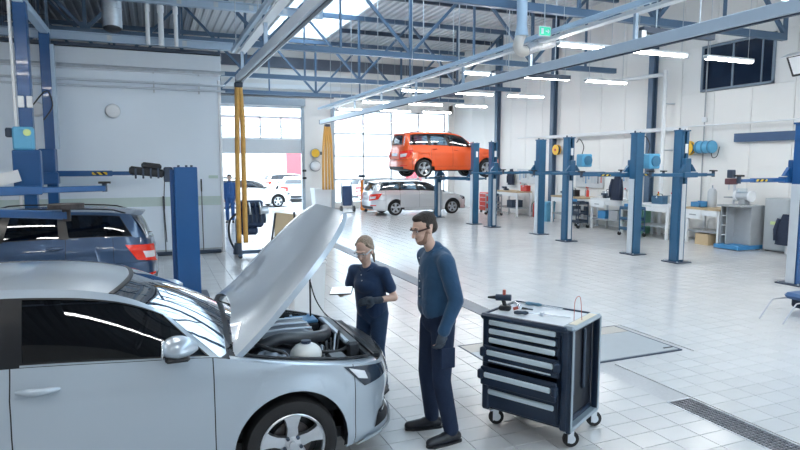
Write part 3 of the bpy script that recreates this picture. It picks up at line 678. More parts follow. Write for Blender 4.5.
    def rails(s):
        P = s.P; fr = pc(P['rail']); xf, xr = P['rail'][0][0], P['rail'][-1][0]
        A0, C0 = P['A0'], P['C0']
        def bot(a):
            x = A0 + (C0 - A0) * a; p = s.topedge(x); return Vector((p[0], p[1] - .012, p[2]))
        def top(a):
            x = xf + (xr - xf) * a; yy = P['rw'] * (1 - .06 * abs(2 * a - .9) ** 2) * (P['W'] / 1.81); return Vector((x, yy, fr(x)))
        def sidept(a, b, side=1):
            p = bot(a).lerp(top(a), b); bul = .022 * 4 * b * (1 - b); p.y += bul; return Vector((p.x, p.y * side, p.z))
        return bot, top, sidept
    def greenhouse(s):
        P, root = s.P, s.root; bot, top, sp = s.rails(); wins = P['wind']; nb = 8 if s.fine else 4
        al = sorted(set([0, 1, .02, .975] + [round(v, 4) for w_ in wins for v in w_] + list(np.round(np.linspace(.01, .99, 33 if s.fine else 13), 4))))
        b0, b1 = .03, .89; bl = [0, b0] + list(np.linspace(b0, b1, nb)[1:-1]) + [b1, .94, 1]
        trim = M('black_window_trim', (.01, .012, .016), .3)
        for side in (-1, 1):
            v = [sp(a, b, side) for a in al for b in bl]; W = len(bl); f = []; ft = {}
            for i in range(len(al) - 1):
                for j in range(W - 1):
                    ca, cb = (al[i] + al[i + 1]) / 2, (bl[j] + bl[j + 1]) / 2
                    if any(w_[0] < ca < w_[1] for w_ in wins) and b0 < cb < b1: continue
                    t = (i * W + j, (i + 1) * W + j, (i + 1) * W + j + 1, i * W + j + 1); t = t if side > 0 else t[::-1]
                    between = any(x_[1] < ca < y_[0] for x_, y_ in zip(wins, wins[1:])) and cb < b1
                    (ft.setdefault(int(sum(ca > w_[1] for w_ in wins)), []) if between else f).append(t)
            obj('side_frame', (v, f), s.paint, root, smooth=50)
            for fk in ft.values():
                used = sorted({i for t in fk for i in t}); mp = {i: n for n, i in enumerate(used)}
                obj('door_pillar', ([v[i] for i in used], [tuple(mp[i] for i in t) for t in fk]), trim, root, smooth=50)
            for wi, w_ in enumerate(wins):
                def gf(u, t, w_=w_, side=side): p = sp(w_[0] + (w_[1] - w_[0]) * u, b0 + (b1 - b0) * t, side); p.y -= .004 * side; return p
                gp = obj('side_window', gridf(gf, 12, 6, side < 0), s.gl, root, smooth=180)
                def rim(u, t, w_=w_, side=side, q=0): return None
                mb = MB(); e = .014
                for (ua, ub, ta, tb) in ((0, 1, 0, e * 2.2), (0, 1, 1 - e * 2.2, 1), (0, e, 0, 1), (1 - e, 1, 0, 1)):
                    def rf_(u, t, w_=w_, side=side): p = sp(w_[0] + (w_[1] - w_[0]) * (ua + (ub - ua) * u), b0 + (b1 - b0) * (ta + (tb - ta) * t), side); p.y += .003 * side; return p
                    mb.add(gridf(rf_, 12, 6, side < 0))
                mb.build('window_trim', trim, gp, smooth=180)
        fr = pc(P['rail']); xf, xr = P['rail'][0][0], P['rail'][-1][0]
        # roof
        aw = (P['wt'] - xf) / (xr - xf)
        def roof(u, t):
            a = aw + (1 - aw) * u; L_ = top(a); y = (2 * t - 1); ex = (.10 * (1 - y * y) if u < .5 else -.06 * (1 - y * y)) * (1 - min(u, 1 - u) * 2); return (L_.x + ex, L_.y * y, L_.z + P['ycr'] * (1 - y * y) * (1 - .5 * max(0, 1 - u * 6)))
        obj('roof', gridf(roof, 22, 16), s.paint, root, smooth=60)
        if P['rear'] == 'estate':
            for side in (-1, 1):
                pts = [Vector((top(a).x, side * (top(a).y - .05), top(a).z + (.045 if .25 < a < .95 else .012))) for a in np.linspace(.22, .97, 12)]
                obj('roof_rail', tube(pts, .013, 6), black, root, smooth=60)
        cw = P['wsx']
        # windscreen
        def ws(u, t):
            y = 2 * u - 1; A = bot(0); B = top(0); T = top(aw); l1, l2 = (B - A).length, (T - B).length; k = l1 / (l1 + l2); e = A.lerp(B, t / k) if t < k else top(aw * (t - k) / (1 - k))
            c0 = Vector((cw, 0, A.z)); c1 = Vector((T.x + .10, 0, T.z + P['ycr'] * .5)); c = c0.lerp(c1, t); c.z += .035 * 4 * t * (1 - t); q = 1 - y * y
            return Vector((e.x + (c.x - e.x) * q, e.y * y, e.z + (c.z - e.z) * q))
        obj('windscreen', gridf(ws, 16, 10), glass('windscreen_glass', (.40, .46, .50), .26, ior=1.55), root, smooth=180)
        obj('windscreen_band', gridf(lambda u, t: Vector(ws(u, .965 + .035 * t)) + Vector((.002, 0, .003)), 16, 1), trim, root, smooth=180)
        for y0, y1 in ((.08, .52), (.5, .9)):
            pts = [Vector(ws(y0 + (y1 - y0) * t, .035 + .03 * t)) + Vector((.012, 0, .014)) for t in np.linspace(0, 1, 8)]
            obj('wiper', tube(pts, .007, 5), black, root)
        # rear glass
        def rg(u, t):
            y = 2 * u - 1; A = bot(1); T = top(1); xb = s.topedge(A.x)[0]; qz = -.12 if P['rear'] == 'hatch' else -.06
            b = Vector((A.x + qz * (1 - y * y), A.y * y, A.z)); c = Vector((T.x - .06 * (1 - y * y), T.y * y, T.z + P['ycr'] * (1 - y * y))); p = b.lerp(c, t); p.x -= .03 * 4 * t * (1 - t); return p
        obj('rear_frame', gridf(lambda u, t: Vector(rg(u, t)), 16, 8, True), s.paint, root, smooth=180)
        obj('rear_window', gridf(lambda u, t: Vector(rg(.07 + .86 * u, .10 + .74 * t)) + Vector((-.006, 0, .004)), 14, 8, True), M('rear_glass_dark', (.02, .03, .045), .05, spec=.8), root, smooth=180)
        if P['rear'] == 'estate':
            obj('roof_spoiler', gridf(lambda u, t: Vector(rg(u, .97)) + Vector((-.14 * t, 0, .012 - .02 * t + .035 * (1 - t) * 0)), 16, 3), s.paint, root, smooth=180)
            obj('rear_wiper', tube([Vector(rg(.5, .08)) + Vector((-.03, 0, 0)), Vector(rg(.72, .16)) + Vector((-.02, 0, 0))], .008, 5), black, root)
        # rear deck
        A = bot(1)
        obj('rear_deck', gridf(lambda u, t: (Vector(rg(u, 0)) * (1 - t) + Vector((s.pt(.0 + s.s_at(A.x) * abs(2 * u - 1), s.zt(s.plan(s.s_at(A.x) * abs(2 * u - 1))[0]), 1 if u > .5 else -1))) * t), 20, 4, True), s.paint, root, smooth=60)
        # cowl
        def cowl(u, t):
            p = Vector(ws(u, 0)); y = 2 * u - 1; e = Vector(s.topedge(P['A0'] + .02)); q = Vector((p.x + .09, p.y, s.zt(P['A0'] + .1) - .01 + .02 * (1 - y * y))); return p.lerp(q, t)
        obj('cowl', gridf(cowl, 14, 2), black, root, smooth=180)
        # mirrors
        for side in (-1, 1):
            mx = P['A0'] - .20; p = Vector(sp(.085, .05, side))
            m = empty('side_mirror', (p.x, p.y, p.z + .03), parent=root)
            def mf(u, t, side=side):
                a = 2 * math.pi * u; r = math.sin(math.pi * (.04 + .92 * t)) ** .55; x = (.55 - t) * .21; return (x + .03 * math.cos(a) * 0 + .02 * (1 - r), side * (.135 + .115 * r * math.cos(a)) , .055 + (.075 if math.sin(a) > 0 else .055) * r * math.sin(a) + .02 * math.cos(a) * side * 0)
            obj('mirror_cap', gridf(mf, 20, 10, side < 0), s.paint, m, smooth=180)
            obj('mirror_glass', ellipsoid((-.072, side * .135, .055), (.012, .10, .058), 14, 8), chrome, m, smooth=180)
            obj('mirror_base', MB().box((.0, side * .05, .0), (.11, .18, .035), .012).box((0, side * .14, .008), (.13, .2, .03), .012).v and (lambda b_: (b_.v, b_.f))(MB().box((.02, side * .04, -.012), (.09, .16, .035), .012).box((0.01, side * .13, .008), (.14, .2, .032), .014)), black, m)
        # cabin
        if s.fine:
            seat_m = M('dark_seat_fabric', (.03, .035, .045), .9, bump=.2)
            for x in (-.28, -1.12):
                for y in ((-.36, .36) if x > -1 else (-.38, 0, .38)):
                    st = empty('car_seat', (x, y, .5), parent=root); MB().box((.1, 0, 0), (.5, .48, .14), .05).build('seat_cushion', seat_m, st)
                    obj('seat_back', box((-.2, 0, .34), (.13, .46, .6), .05), seat_m, st, rot=(0, R(-14), 0)); obj('head_rest', box((-.3, 0, .72), (.09, .24, .18), .04), seat_m, st)
            MB().box((.92, 0, .84), (.55, 1.3, .22), .06).build('dashboard', M('dark_dash', (.025, .03, .035), .6), root)
            obj('steering_wheel', tube([(.52 + .06 * math.sin(t), .36 + .18 * math.cos(t), .92 + .17 * math.sin(t)) for t in np.linspace(0, 2 * math.pi, 25)], .015, 6), black, root, smooth=180)
            MB().box((0, 0, .36), (2.6, 1.4, .06)).build('cabin_floor', black, root)
            obj('rear_mirror', box((.40, 0, 1.30), (.04, .22, .06), .015), black, root)
        else:
            MB().box((-.6, 0, .7), (2.2, 1.2, .6), .1).build('cabin_block', black, root)
    def hoodfn(s, inset=.0, x_rear=None, lift=0):
        P = s.P; xr = P['A0'] + .05; xn = P['L'] / 2 - .06
        def f(u, t):
            y = 2 * t - 1; x = xr + (xn - xr) * u; e = Vector(s.topedge(x)); xx = x + ((P['wsx'] - P['A0']) * .7 * (1 - y * y) * max(0, 1 - 3 * u) ** 1.0 if u < .33 else 0)
            cr = .075 * (1 - abs(y) ** 3.2) * (1 - .55 * u); ridge = .012 * math.exp(-((abs(y) - .62) / .1) ** 2)
            return (xx, e.y * y * (1 - inset), e.z + cr + ridge * (1 - u))
        return f
    def hood_closed(s): obj('hood', gridf(s.hoodfn(), 22, 26), s.paint, s.root, smooth=60)
# ------------------------------------------------------------------ the cars in the hall
def paint(name, c, metal=.0, rough=.3, coat=1): return M(name, c, rough, metal, var=.015, scale=2, coat=coat)
class OpenCar(Car):
    open = True
    def bay(s):
        root = s.root; P = s.P; bayd = M('bay_dark', (.02, .024, .03), .5, var=.3); eng = M('engine_plastic', (.05, .056, .066), .35, var=.2, bump=.1, bscale=25)
        xa, xb = P['A0'] + .06, 2.14
        for side in (-1, 1):
            def fr(u, t, side=side):
                x = xa + (xb - xa) * u; e = Vector(s.topedge(x, side)); k = [(0, 0), (.02, .005), (.06, .006), (.12, -.004), (.13, -.04), (.14, -.38)]; j = int(round(t * 5)); return (e.x, e.y - side * k[j][0], e.z + k[j][1])
            obj('fender_flange', gridf(lambda u, t: fr(u, t * .6), 20, 3, side < 0), s.paint, root, smooth=60); obj('bay_side', gridf(lambda u, t: fr(u, .6 + .4 * t), 20, 2, side < 0), bayd, root)
            obj('rubber_seal', tube([Vector(fr(u, .6)) + Vector((0, 0, .012)) for u in np.linspace(.02, .95, 16)], .011, 6), black, root, smooth=180)
            obj('strut_tower', lathe([(.0, .05), (.05, .05), (.06, .03), (.10, .03), (.13, .0), (.15, -.2)], 20), M('tower_grey', (.30, .35, .42), .4, var=.1), root, loc=(1.36, side * .56, .83), smooth=40)
        MB().box((1.55, 0, .46), (.9, 1.3, .04)).box((1.1, 0, .7), (.03, 1.5, .5)).build('bay_floor', bayd, root)
        # front cross panel
        MB().box((2.16, 0, .735), (.08, 1.0, .05), .012).box((2.1, 0, .70), (.06, 1.08, .1), .012).build('slam_panel', bayd, root)
        MB().box((2.03, .06, .69), (.10, .86, .24), .02).build('radiator_cowl', eng, root); obj('radiator_trim', box((1.99, .08, .80), (.05, .8, .03), .01), M('dull_silver', (.45, .5, .56), .3, .6), root)
        obj('front_cover', gridf(lambda u, t: (2.12 + .15 * t - .12 * (2 * u - 1) ** 2 * t, (2 * u - 1) * (.56 - .06 * t), .765 - .02 * t), 12, 3), eng, root, smooth=60)
        e = empty('engine', (1.55, .08, .535), parent=root)
        MB().box((0, 0, .10), (.56, .62, .3), .05).build('engine_block', M('cast_block', (.09, .10, .12), .45, .5, var=.3), e)
        def ecov(u, t):
            x, y = (2 * u - 1), (2 * t - 1); h = (1 - abs(x) ** 6) * (1 - abs(y) ** 6); return (x * .27 + .02 * y, y * .29, .27 + .07 * h + .012 * math.sin(y * 9) * h)
        obj('engine_cover', gridf(ecov, 16, 24), M('engine_cover_grey', (.15, .17, .20), .3, var=.1), e, smooth=50)
        for y in (-.16, 0, .16): obj('cover_rib', tube([(-.22, y, .345), (0, y + .01, .352), (.22, y + .02, .343)], .010, 6), M('dull_silver'), e)
        obj('oil_cap', cyl((-.1, .2, .33), (-.1, .2, .38), .035, 14), black, e)
        obj('intake_pipe', tube(smooth_path([(1.30, -.38, .86), (1.46, -.36, .90), (1.70, -.30, .87), (1.86, -.14, .83), (1.92, .1, .80)], 6), .045, 12), eng, root, smooth=180)
        obj('coolant_hose', tube(smooth_path([(1.15, -.35, .93), (1.22, -.52, .94), (1.34, -.58, .90), (1.44, -.6, .86), (1.47, -.64, .78)], 6), .016, 8), black, root, smooth=180)
        obj('wiring_loom', tube(smooth_path([(1.2, .1, .9), (1.35, -.2, .86), (1.6, -.42, .82), (1.85, -.45, .78), (2.0, -.3, .76)], 6), .014, 6), black, root, smooth=180)
        ct = obj('coolant_tank', ellipsoid((1.60, -.58, .835), (.115, .105, .085), 20, 12), M('milky_plastic', (.82, .84, .82), .35, var=.03), root, smooth=180); obj('tank_cap', cyl((1.60, -.58, .905), (1.60, -.58, .935), .035, 14), M('navy_cap', (.03, .05, .09), .4), ct)
        bt = empty('battery', (1.80, .45, .70), parent=root); MB().box((0, 0, 0), (.28, .2, .2), .015).build('battery_case', bayd, bt); obj('battery_lid', box((0, 0, .11), (.27, .19, .03), .008), M('battery_blue', (.10, .28, .5), .4), bt)
        for q in (-.08, .08): obj('terminal', cyl((q, .05, .12), (q, .05, .15), .015, 8), chrome, bt)
        MB().box((1.30, .52, .80), (.3, .22, .16), .03).build('air_box', eng, root)
        MB().box((1.24, -.62, .74), (.16, .14, .2), .02).build('fuse_box', eng, root)
        MB().box((1.84, -.56, .70), (.16, .2, .18), .03).build('washer_tank', eng, root)
        for k in range(6): obj('bay_hose', tube(smooth_path([(1.75 + .03 * k, -.5 + .04 * k, .70), (1.72 + .05 * k, -.42 + .05 * k, .80 + .01 * k), (1.8 + .04 * k, -.3 + .06 * k, .74), (1.95, -.2 + .08 * k, .66)], 5), .008 + .002 * (k % 3), 6), [black, M('dull_silver'), bayd][k % 3], root, smooth=180)
        # raised hood, hinged at the cowl
        hx, hz = 1.07, .985; f = s.hoodfn(inset=.09)
        hd = empty('hood', (hx, 0, hz), parent=root); hd.rotation_euler = (0, R(-s.hood_deg), 0)
        def g(u, t): p = f(u * .985, t); return (p[0] - hx, p[1], p[2] - hz)
        obj('hood_skin', gridf(g, 26, 34), s.paint, hd, smooth=60)
        def gi(u, t): p = g(.02 + .96 * u, .03 + .94 * t); return (p[0], p[1], p[2] - .035)
        obj('hood_liner', gridf(gi, 20, 20, True), M('liner_grey', (.35, .40, .46), .7, var=.1), hd, smooth=60)
        mb = MB()
        for a, b in (((0, 0), (1, 0)), ((1, 0), (1, 1)), ((1, 1), (0, 1)), ((0, 1), (0, 0))):
            def ed(u, t): q = (a[0] + (b[0] - a[0]) * u, a[1] + (b[1] - a[1]) * u); p = g(*q); return (p[0], p[1], p[2] - .04 * t)
            mb.add(gridf(ed, 20, 1))
        mb.build('hood_edge', s.paint, hd, smooth=60)
        for side in (-1, 1): obj('hood_hinge', bar((1.02, side * .66, .9), (1.12, side * .66, 1.0), .03, .03), bayd, root)
        obj('prop_rod', cyl((1.90, .50, .78), (1.90, .50, 1.62), .008, 8), black, root)
        obj('release_cable', tube(smooth_path([(1.90, .5, 1.15), (1.95, .52, .98), (2.03, .52, .84), (2.10, .5, .77)], 6), .006, 6), black, root)
sv = empty('silver_car', (-.63, 4.705, 0), label='silver hatchback with open hood and exposed engine bay in front of both mechanics', cat='car')
c = OpenCar(OCT, sv, paint('silver_paint', (.47, .55, .63), .4, .3)); c.hood_deg = 57; c.build()
ev = empty('dark_estate_car', (-2.30, 10.95, 0), math.pi, label='dark blue estate car parked under raised lift arms', cat='car')
Car(EST, ev, paint('dark_blue_paint', (.03, .07, .15), .3, .3)).build()
ov = empty('orange_suv', (10.26, 20.4, 1.68), label='orange compact off-roader raised high on a lift', cat='car')
Car(SUV, ov, paint('orange_paint', (.78, .10, .015), .1, .35), glass_m=glass('pale_car_glass', (.30, .36, .40), .1)).build()
wv_ = empty('silver_estate_car', (10.68, 24.2, 0), label='pale silver estate parked on the floor below the raised orange car', cat='car')
Car(EST, wv_, paint('pale_silver_paint', (.68, .70, .72), .3, .3), glass_m=glass('pale_car_glass', (.30, .36, .40), .1)).build()
for k, (x, y, rz, col, P, lab) in enumerate(((4.4, 31.6, .15, (.80, .80, .78), EST, 'white estate parked just outside the raised sectional door'), (8.0, 36.5, R(80), (.62, .72, .85), OCT, 'pale blue car facing the doorway out in the yard'),
        (4.5, 40, .05, (.75, .75, .75), OCT, 'white car in the yard behind the white estate'), (13, 33.5, .1, (.82, .82, .82), EST, 'white car parked outside behind the far glazing'), (20, 35, .05, (.7, .7, .72), OCT, 'pale grey car outside near the edge of the glazing'), (10, 46, .1, (.8, .8, .8), EST, 'white car far out in the yard'))):
    v = empty('parked_car', (x, y, -.07), rz, label=lab, cat='car', group='cars parked in the yard')
    Car(P, v, paint('yard_paint_%d' % k, col, 0, .4), fine=0).build()
# ------------------------------------------------------------------ two-post lifts
hazard = None
def hazard_mat():
    m = bpy.data.materials.new('hazard_stripe'); m.use_nodes = True; nt = m.node_tree; b = nt.nodes['Principled BSDF']; b.inputs['Roughness'].default_value = .5
    tc = nt.nodes.new('ShaderNodeTexCoord'); wv = nt.nodes.new('ShaderNodeTexWave'); wv.bands_direction = 'DIAGONAL'; wv.inputs['Scale'].default_value = 5; cr = nt.nodes.new('ShaderNodeValToRGB'); cr.color_ramp.interpolation = 'CONSTANT'
    cr.color_ramp.elements[0].color = (.01, .01, .01, 1); cr.color_ramp.elements[1].color = (.8, .55, .03, 1); cr.color_ramp.elements[1].position = .5
    nt.links.new(tc.outputs['Object'], wv.inputs['Vector']); nt.links.new(wv.outputs['Fac'], cr.inputs[0]); nt.links.new(cr.outputs[0], b.inputs['Base Color']); return m
hazard = hazard_mat()
def lift_arm(parent, z, ang, L1, L2, mat, y0=0, pad=True, haz=False, x0=0, th=1):
    a = empty('lift_arm', (x0, y0, z), ang, parent=parent)
    MB().box((L1 / 2, 0, 0), (L1, .11, .12 * th), .012).build('outer_tube', mat, a)
    MB().box((L1 + L2 / 2 - .05, 0, .0), (L2 + .1, .08, .085 * th), .01).build('inner_tube', mat, a)
    if haz: obj('hazard_label', box((L1 * .8, 0, 0), (.3, .114, .06 * th)), hazard, a)
    if pad:
        MB().cyl((L1 + L2, 0, -.05), (L1 + L2, 0, .07), .035, 12).build('pad_stem', dark_steel, a)
        MB().cyl((L1 + L2, 0, .07), (L1 + L2, 0, .10), .085, 18).build('pad', rubber, a)
    return a
def lift_column(loc, label, mat, strip, cz=1.93, h=2.9, inner=-1, arms=((0, .8, .35), (math.pi, .8, .3)), motor=None, sticker=True, haz=False, wx=.23, wy=.23, group='two-post lift columns', pads=True):
    t = empty('lift_column', loc, label=label, cat='lift column', group=group)
    mb = MB(); mb.box((0, -inner * (wy / 2 - .02), h / 2), (wx, .04, h), .006)
    for s_ in (-1, 1): mb.box((s_ * (wx / 2 - .02), 0, h / 2), (.04, wy - .04, h), .006)
    for s_ in (-1, 1): mb.box((s_ * (wx / 2 - .06), inner * (wy / 2 - .02), h / 2), (.06, .03, h), .004)
    mb.build('post', mat, t)
    MB().box((0, 0, .012), (wx + .2, wy + .22, .024), .004).build('base_plate', dark_steel, t)
    for a in (-1, 1):
        for b in (-1, 1): obj('anchor_bolt', cyl((a * (wx / 2 + .06), b * (wy / 2 + .07), .02), (a * (wx / 2 + .06), b * (wy / 2 + .07), .05), .016, 6), galv, t)
    obj('slot_cover', box((0, inner * (wy / 2 + .004), cz / 2 - .08), (wx - .12, .014, cz - .3), .003), M('satin_cover', (.62, .66, .70), .35, .3), t)
    if strip == 'side': obj('side_cover', box((-wx / 2 - .012, 0, h * .32), (.024, wy * .7, h * .62), .006), M('satin_cover', (.62, .66, .70), .35, .3), t)
    obj('top_cap', box((0, 0, h + .01), (wx + .02, wy + .02, .03), .006), mat, t)
    obj('top_hook', MB().cyl((-.08, 0, h), (-.08, 0, h + .07), .02, 8).cyl((.08, 0, h), (.08, 0, h + .05), .015, 8).v and (lambda b_: (b_.v, b_.f))(MB().cyl((-.08, 0, h), (-.08, 0, h + .07), .02, 8).cyl((.08, 0, h), (.08, 0, h + .05), .015, 8)), dark_steel, t)
    c = empty('carriage', (0, inner * (wy / 2 + .04), cz), parent=t)
    MB().box((0, 0, .12), (wx * .8, .1, .42), .012).box((0, inner * .06, -.03), (wx + .18, .16, .11), .012).build('carriage_block', mat, c)
    for s_ in (-1, 1): obj('gusset', prism([(s_ * (wx / 2 + .12), 0), (s_ * .1, 0), (s_ * .1, .16)][::s_], -.03, .03), mat, c, rot=(R(90), 0, 0), loc=(0, inner * .03, .04))
    for ang, a, b in arms: lift_arm(t, cz - .03, ang, a, b, mat, inner * (wy / 2 + .1), pads, haz, (wx / 2 - .02) * (1 if math.cos(ang) > 0 else -1), .62)
    if sticker: obj('rating_label', box((.02, -wy / 2 - .003, h - .38), (wx * .36, .004, .2)), white_m, t)
    if motor:
        mx, my, mz = motor; m = empty('motor', (mx, my, mz), parent=t)
        obj('motor_box', box((0, 0, 0), (.34, .3, .36), .03), motor_blue, m); obj('fan_cover', cyl((0, -.15, 0), (0, -.19, 0), .13, 18), M('motor_dark', (.06, .22, .38), .45), m)
        obj('cable', tube(smooth_path([(0, .1, .18), (.05, .1, .4), (-.1, .1, .6), (-.2, .1, .5)], 5), .012, 6), black, m)
    return t
PI = math.pi
A2 = ((.12, .75, .35), (PI - .12, .75, .4))
lift_column((10.78, 7.2, 0), 'blue lift column with hazard striped arm beside the blue padded stool', lift_blue, 'side', cz=1.93, inner=1, arms=((PI + .05, .95, .35), (.1, .7, .3)), haz=True)
lift_column((10.76, 9.86, 0), 'blue lift column with silver screw cover and white rating label', lift_teal, True, cz=1.98, arms=((.06, .45, .25), (PI - .1, .6, .3)))
lift_column((10.74, 11.15, 0), 'plain blue lift column with a small light blue motor box', lift_teal, 'side', cz=1.95, inner=1, arms=((0, .6, .4), (PI, .85, .5)), motor=(.42, -.02, 2.15 + .1), sticker=False, haz=True)
lift_column((10.8, 13.77, 0), 'silver-fronted blue lift column with large round drum motor', lift_teal, True, cz=1.95, motor=(.5, -.05, 2.28), arms=((.0, 1.0, .6), (PI, .7, .5)))
lift_column((11.08, 15.48, 0), 'blue lift column with silver side cover behind the man', lift_teal, 'side', cz=1.95, inner=1, arms=((0, .8, .5), (PI, .7, .4)), sticker=False)
lift_column((10.82, 17.84, 0), 'blue lift column with silver front standing before the orange car', lift_teal, True, cz=1.9, arms=((.0, .8, .5), (PI, .6, .3)))
lift_column((10.75, 18.98, 0), 'blue lift column carrying the near side of the orange car', lift_teal, 'side', cz=1.66, inner=1, arms=((.6, .7, .3), (PI - .6, .7, .3)))
lift_column((10.76, 22.0, 0), 'blue lift column carrying the far side of the orange car', lift_teal, True, cz=1.66, inner=-1, arms=((-.6, .7, .3), (PI + .6, .7, .3)), sticker=False)
# tall overhead lift behind the dark estate, and the arms that reach over its roof
tl = empty('overhead_lift', (-2.12, 13.5, 0), label='tall blue overhead lift frame behind the dark estate', cat='lift')
for k, (py, px, wd) in enumerate(((-1.3, .13, .2), (1.32, .12, .2))):
    o = MB().box((px, py, 2.47), (wd, .2, 4.94), .01).build('post', lift_blue, tl)
    if k: obj('post_face', box((px + wd / 2 + .03, py - .02, 3.6), (.07, .16, 2.2)), pale_steel, o)
    obj('base_plate', box((px, py, .012), (.5, .5, .024)), dark_steel, o)
MB().box((.125, 0, 4.98), (.16, 2.95, .14), .01).build('overhead_beam', pale_steel, tl)
MB().box((-.02, -1.36, 2.5), (.05, .05, 5.0), .01).build('cable_duct', white_m, tl)
cb = empty('control_box', (.17, -1.45, 2.62), parent=tl); obj('box', box((-.07, -.05, 0), (.32, .16, .4), .03), motor_blue, cb); obj('switch', cyl((.0, -.14, .1), (.0, -.16, .1), .06, 12), M('pale_lime', (.6, .75, .3), .4), cb); obj('handle', box((-.28, -.05, .1), (.1, .12, .16), .02), dark_steel, cb)
obj('cable_loop', tube(smooth_path([(.25, -1.4, 3.2), (.47, -1.42, 3.45), (.55, -1.42, 3.2), (.4, -1.4, 2.95)], 6), .012, 6), black, tl)
for q in (0, .13): obj('limit_switch', box((.08 + q, -1.42, 3.25), (.09, .06, .2), .01), white_m, tl)
c1 = empty('carriage', (.12, 1.2, 1.98), parent=tl); MB().box((-.05, -.05, .15), (.3, .25, .75), .02).box((-.1, -.1, -.1), (.5, .3, .25), .02).build('carriage_block', lift_blue, c1)
c2 = empty('carriage', (.13, -1.42, 1.98), parent=tl); MB().box((0, -.05, .1), (.42, .2, .7), .02).build('carriage_block', lift_blue, c2)
lift_arm(tl, 1.98, -.02, 1.25, .42, lift_blue, 1.15, True, True, .05); obj('instruction_card', box((.30, -1.62, 1.93), (.42, .01, .2)), white_m, tl, rot=(0, R(-14), 0))
nl = empty('lift_arm_set', (-3.1, 8.75, 0), label='blue lift column with two long arms reaching over the dark estate roof', cat='lift')
MB().box((0, 0, 1.45), (.32, .3, 2.9), .01).build('post', lift_blue, nl); obj('base_plate', box((0, 0, .012), (.6, .6, .024)), dark_steel, nl)
MB().box((.1, 0, 1.85), (.5, .45, .45), .02).build('carriage', lift_blue, nl)
a = lift_arm(nl, 1.83, .46, 1.75, .85, lift_blue, 0, True, False, .1)
a = lift_arm(nl, 1.66, -.66, 1.65, 1.1, lift_blue, 0, False, False, .1)
MB().cyl((2.72, 0, -.06), (2.72, 0, .07), .04, 14).cyl((2.72, 0, .07), (2.72, 0, .12), .17, 24).build('pad', M('worn_pad', (.045, .04, .042), .8, var=.3), a)
sc = empty('lift_column', (.49, 10.4, 0), label='short wide blue lift column with black jointed arm beside the tail lamp', cat='lift column', group='two-post lift columns')
MB().box((0, 0, 1.07), (.36, .30, 2.14), .01).build('post', lift_blue, sc); MB().box((-.21, .02, 1.05), (.06, .2, 2.1), .006).build('rear_channel', M('deep_blue', (.01, .06, .2), .4), sc)
obj('base_plate', box((0, 0, .012), (.6, .55, .024)), dark_steel, sc)
for q in (-.1, .02, .1): obj('top_bolt', cyl((q, 0, 2.14), (q, 0, 2.17), .02, 8), dark_steel, sc)
ar = empty('jointed_arm', (-.22, 0, 2.02), parent=sc)
MB().box((-.04, 0, .0), (.14, .14, .24), .02).build('bracket', dark_steel, ar); MB().box((-.36, -.02, .0), (.52, .16, .13), .03).box((-.3, -.02, .1), (.3, .14, .1), .03).build('arm_body', black, ar, rot=(0, R(7), 0))
for q in range(4): obj('arm_rib', box((-.52 + q * .11, -.11, .02), (.03, .03, .16), .006), dark_steel, ar)
obj('hanging_cable', tube(smooth_path([(-.1, 0, -.1), (-.12, 0, -.5), (-.1, .02, -1.1)], 5), .008, 6), black, ar)
# ------------------------------------------------------------------ tool trolley with tools on top
navy = M('trolley_navy', (.012, .028, .06), .38, var=.12); strip_m = M('drawer_strip', (.72, .84, .90), .35, 0, var=.03)
tt = empty('tool_trolley', (2.94, 4.055, 0), R(-61.2), label='navy tool trolley on castors with silver drawer handles beside the man', cat='tool trolley')
MB().box((-.02, .01, .165), (.74, .56, .05), .01).box((-.02, .28, .53), (.72, .03, .74), .008).box((-.36, 0, .53), (.03, .56, .74), .008).box((.29, 0, .53), (.03, .56, .74), .008).box((-.02, 0, .90), (.72, .56, .04), .008).build('carcass', navy, tt)
for x in (-.345, .345): MB().box((x, -.275, .535), (.07, .05, .8), .014).build('corner_post', navy, tt)
obj('top_bumper', (lambda b: (b.v, b.f))(MB().box((-.02, -.28, .935), (.76, .06, .05), .016).box((-.375, 0, .935), (.05, .58, .05), .016).box((-.02, .29, .935), (.74, .03, .05), .012)), navy, tt)
obj('top_tray', box((-.03, .005, .94), (.66, .53, .02), .004), M('tray_grey', (.62, .66, .70), .35, .2, var=.06, scale=18), tt)
for z0, z1, out, zs, full in ((.862, .922, .0, .892, 0), (.787, .857, .0, .818, 0), (.712, .782, .0, .742, 0), (.55, .70, .035, .645, 1), (.37, .53, .07, .465, 1), (.16, .365, .0, .30, 0)):
    d = empty('drawer', (-.025, -.275 - out, 0), parent=tt)
    obj('drawer_front', box((0, 0, (z0 + z1) / 2), (.62 if not full else .665, .03, z1 - z0 - .006), .006), navy, d)
    obj('handle_strip', box((0, -.022, zs), (.585, .022, .044), .008), strip_m, d)
    if out:
        obj('drawer_tray', box((0, out / 2 + .05, z0 + .03), (.58, out + .1, .05)), dark_steel, d)
        for s_ in (-1, 1): obj('end_cap', box((s_ * .325, -.02, zs), (.05, .05, .08), .012), navy, d)
        if out < .05: obj('lower_strip', box((.0, -.02, z0 + .028), (.55, .012, .012), .003), strip_m, d)
obj('maker_label', box((.22, -.30, .395), (.07, .01, .035)), M('label_white', (.7, .74, .78), .5), tt)
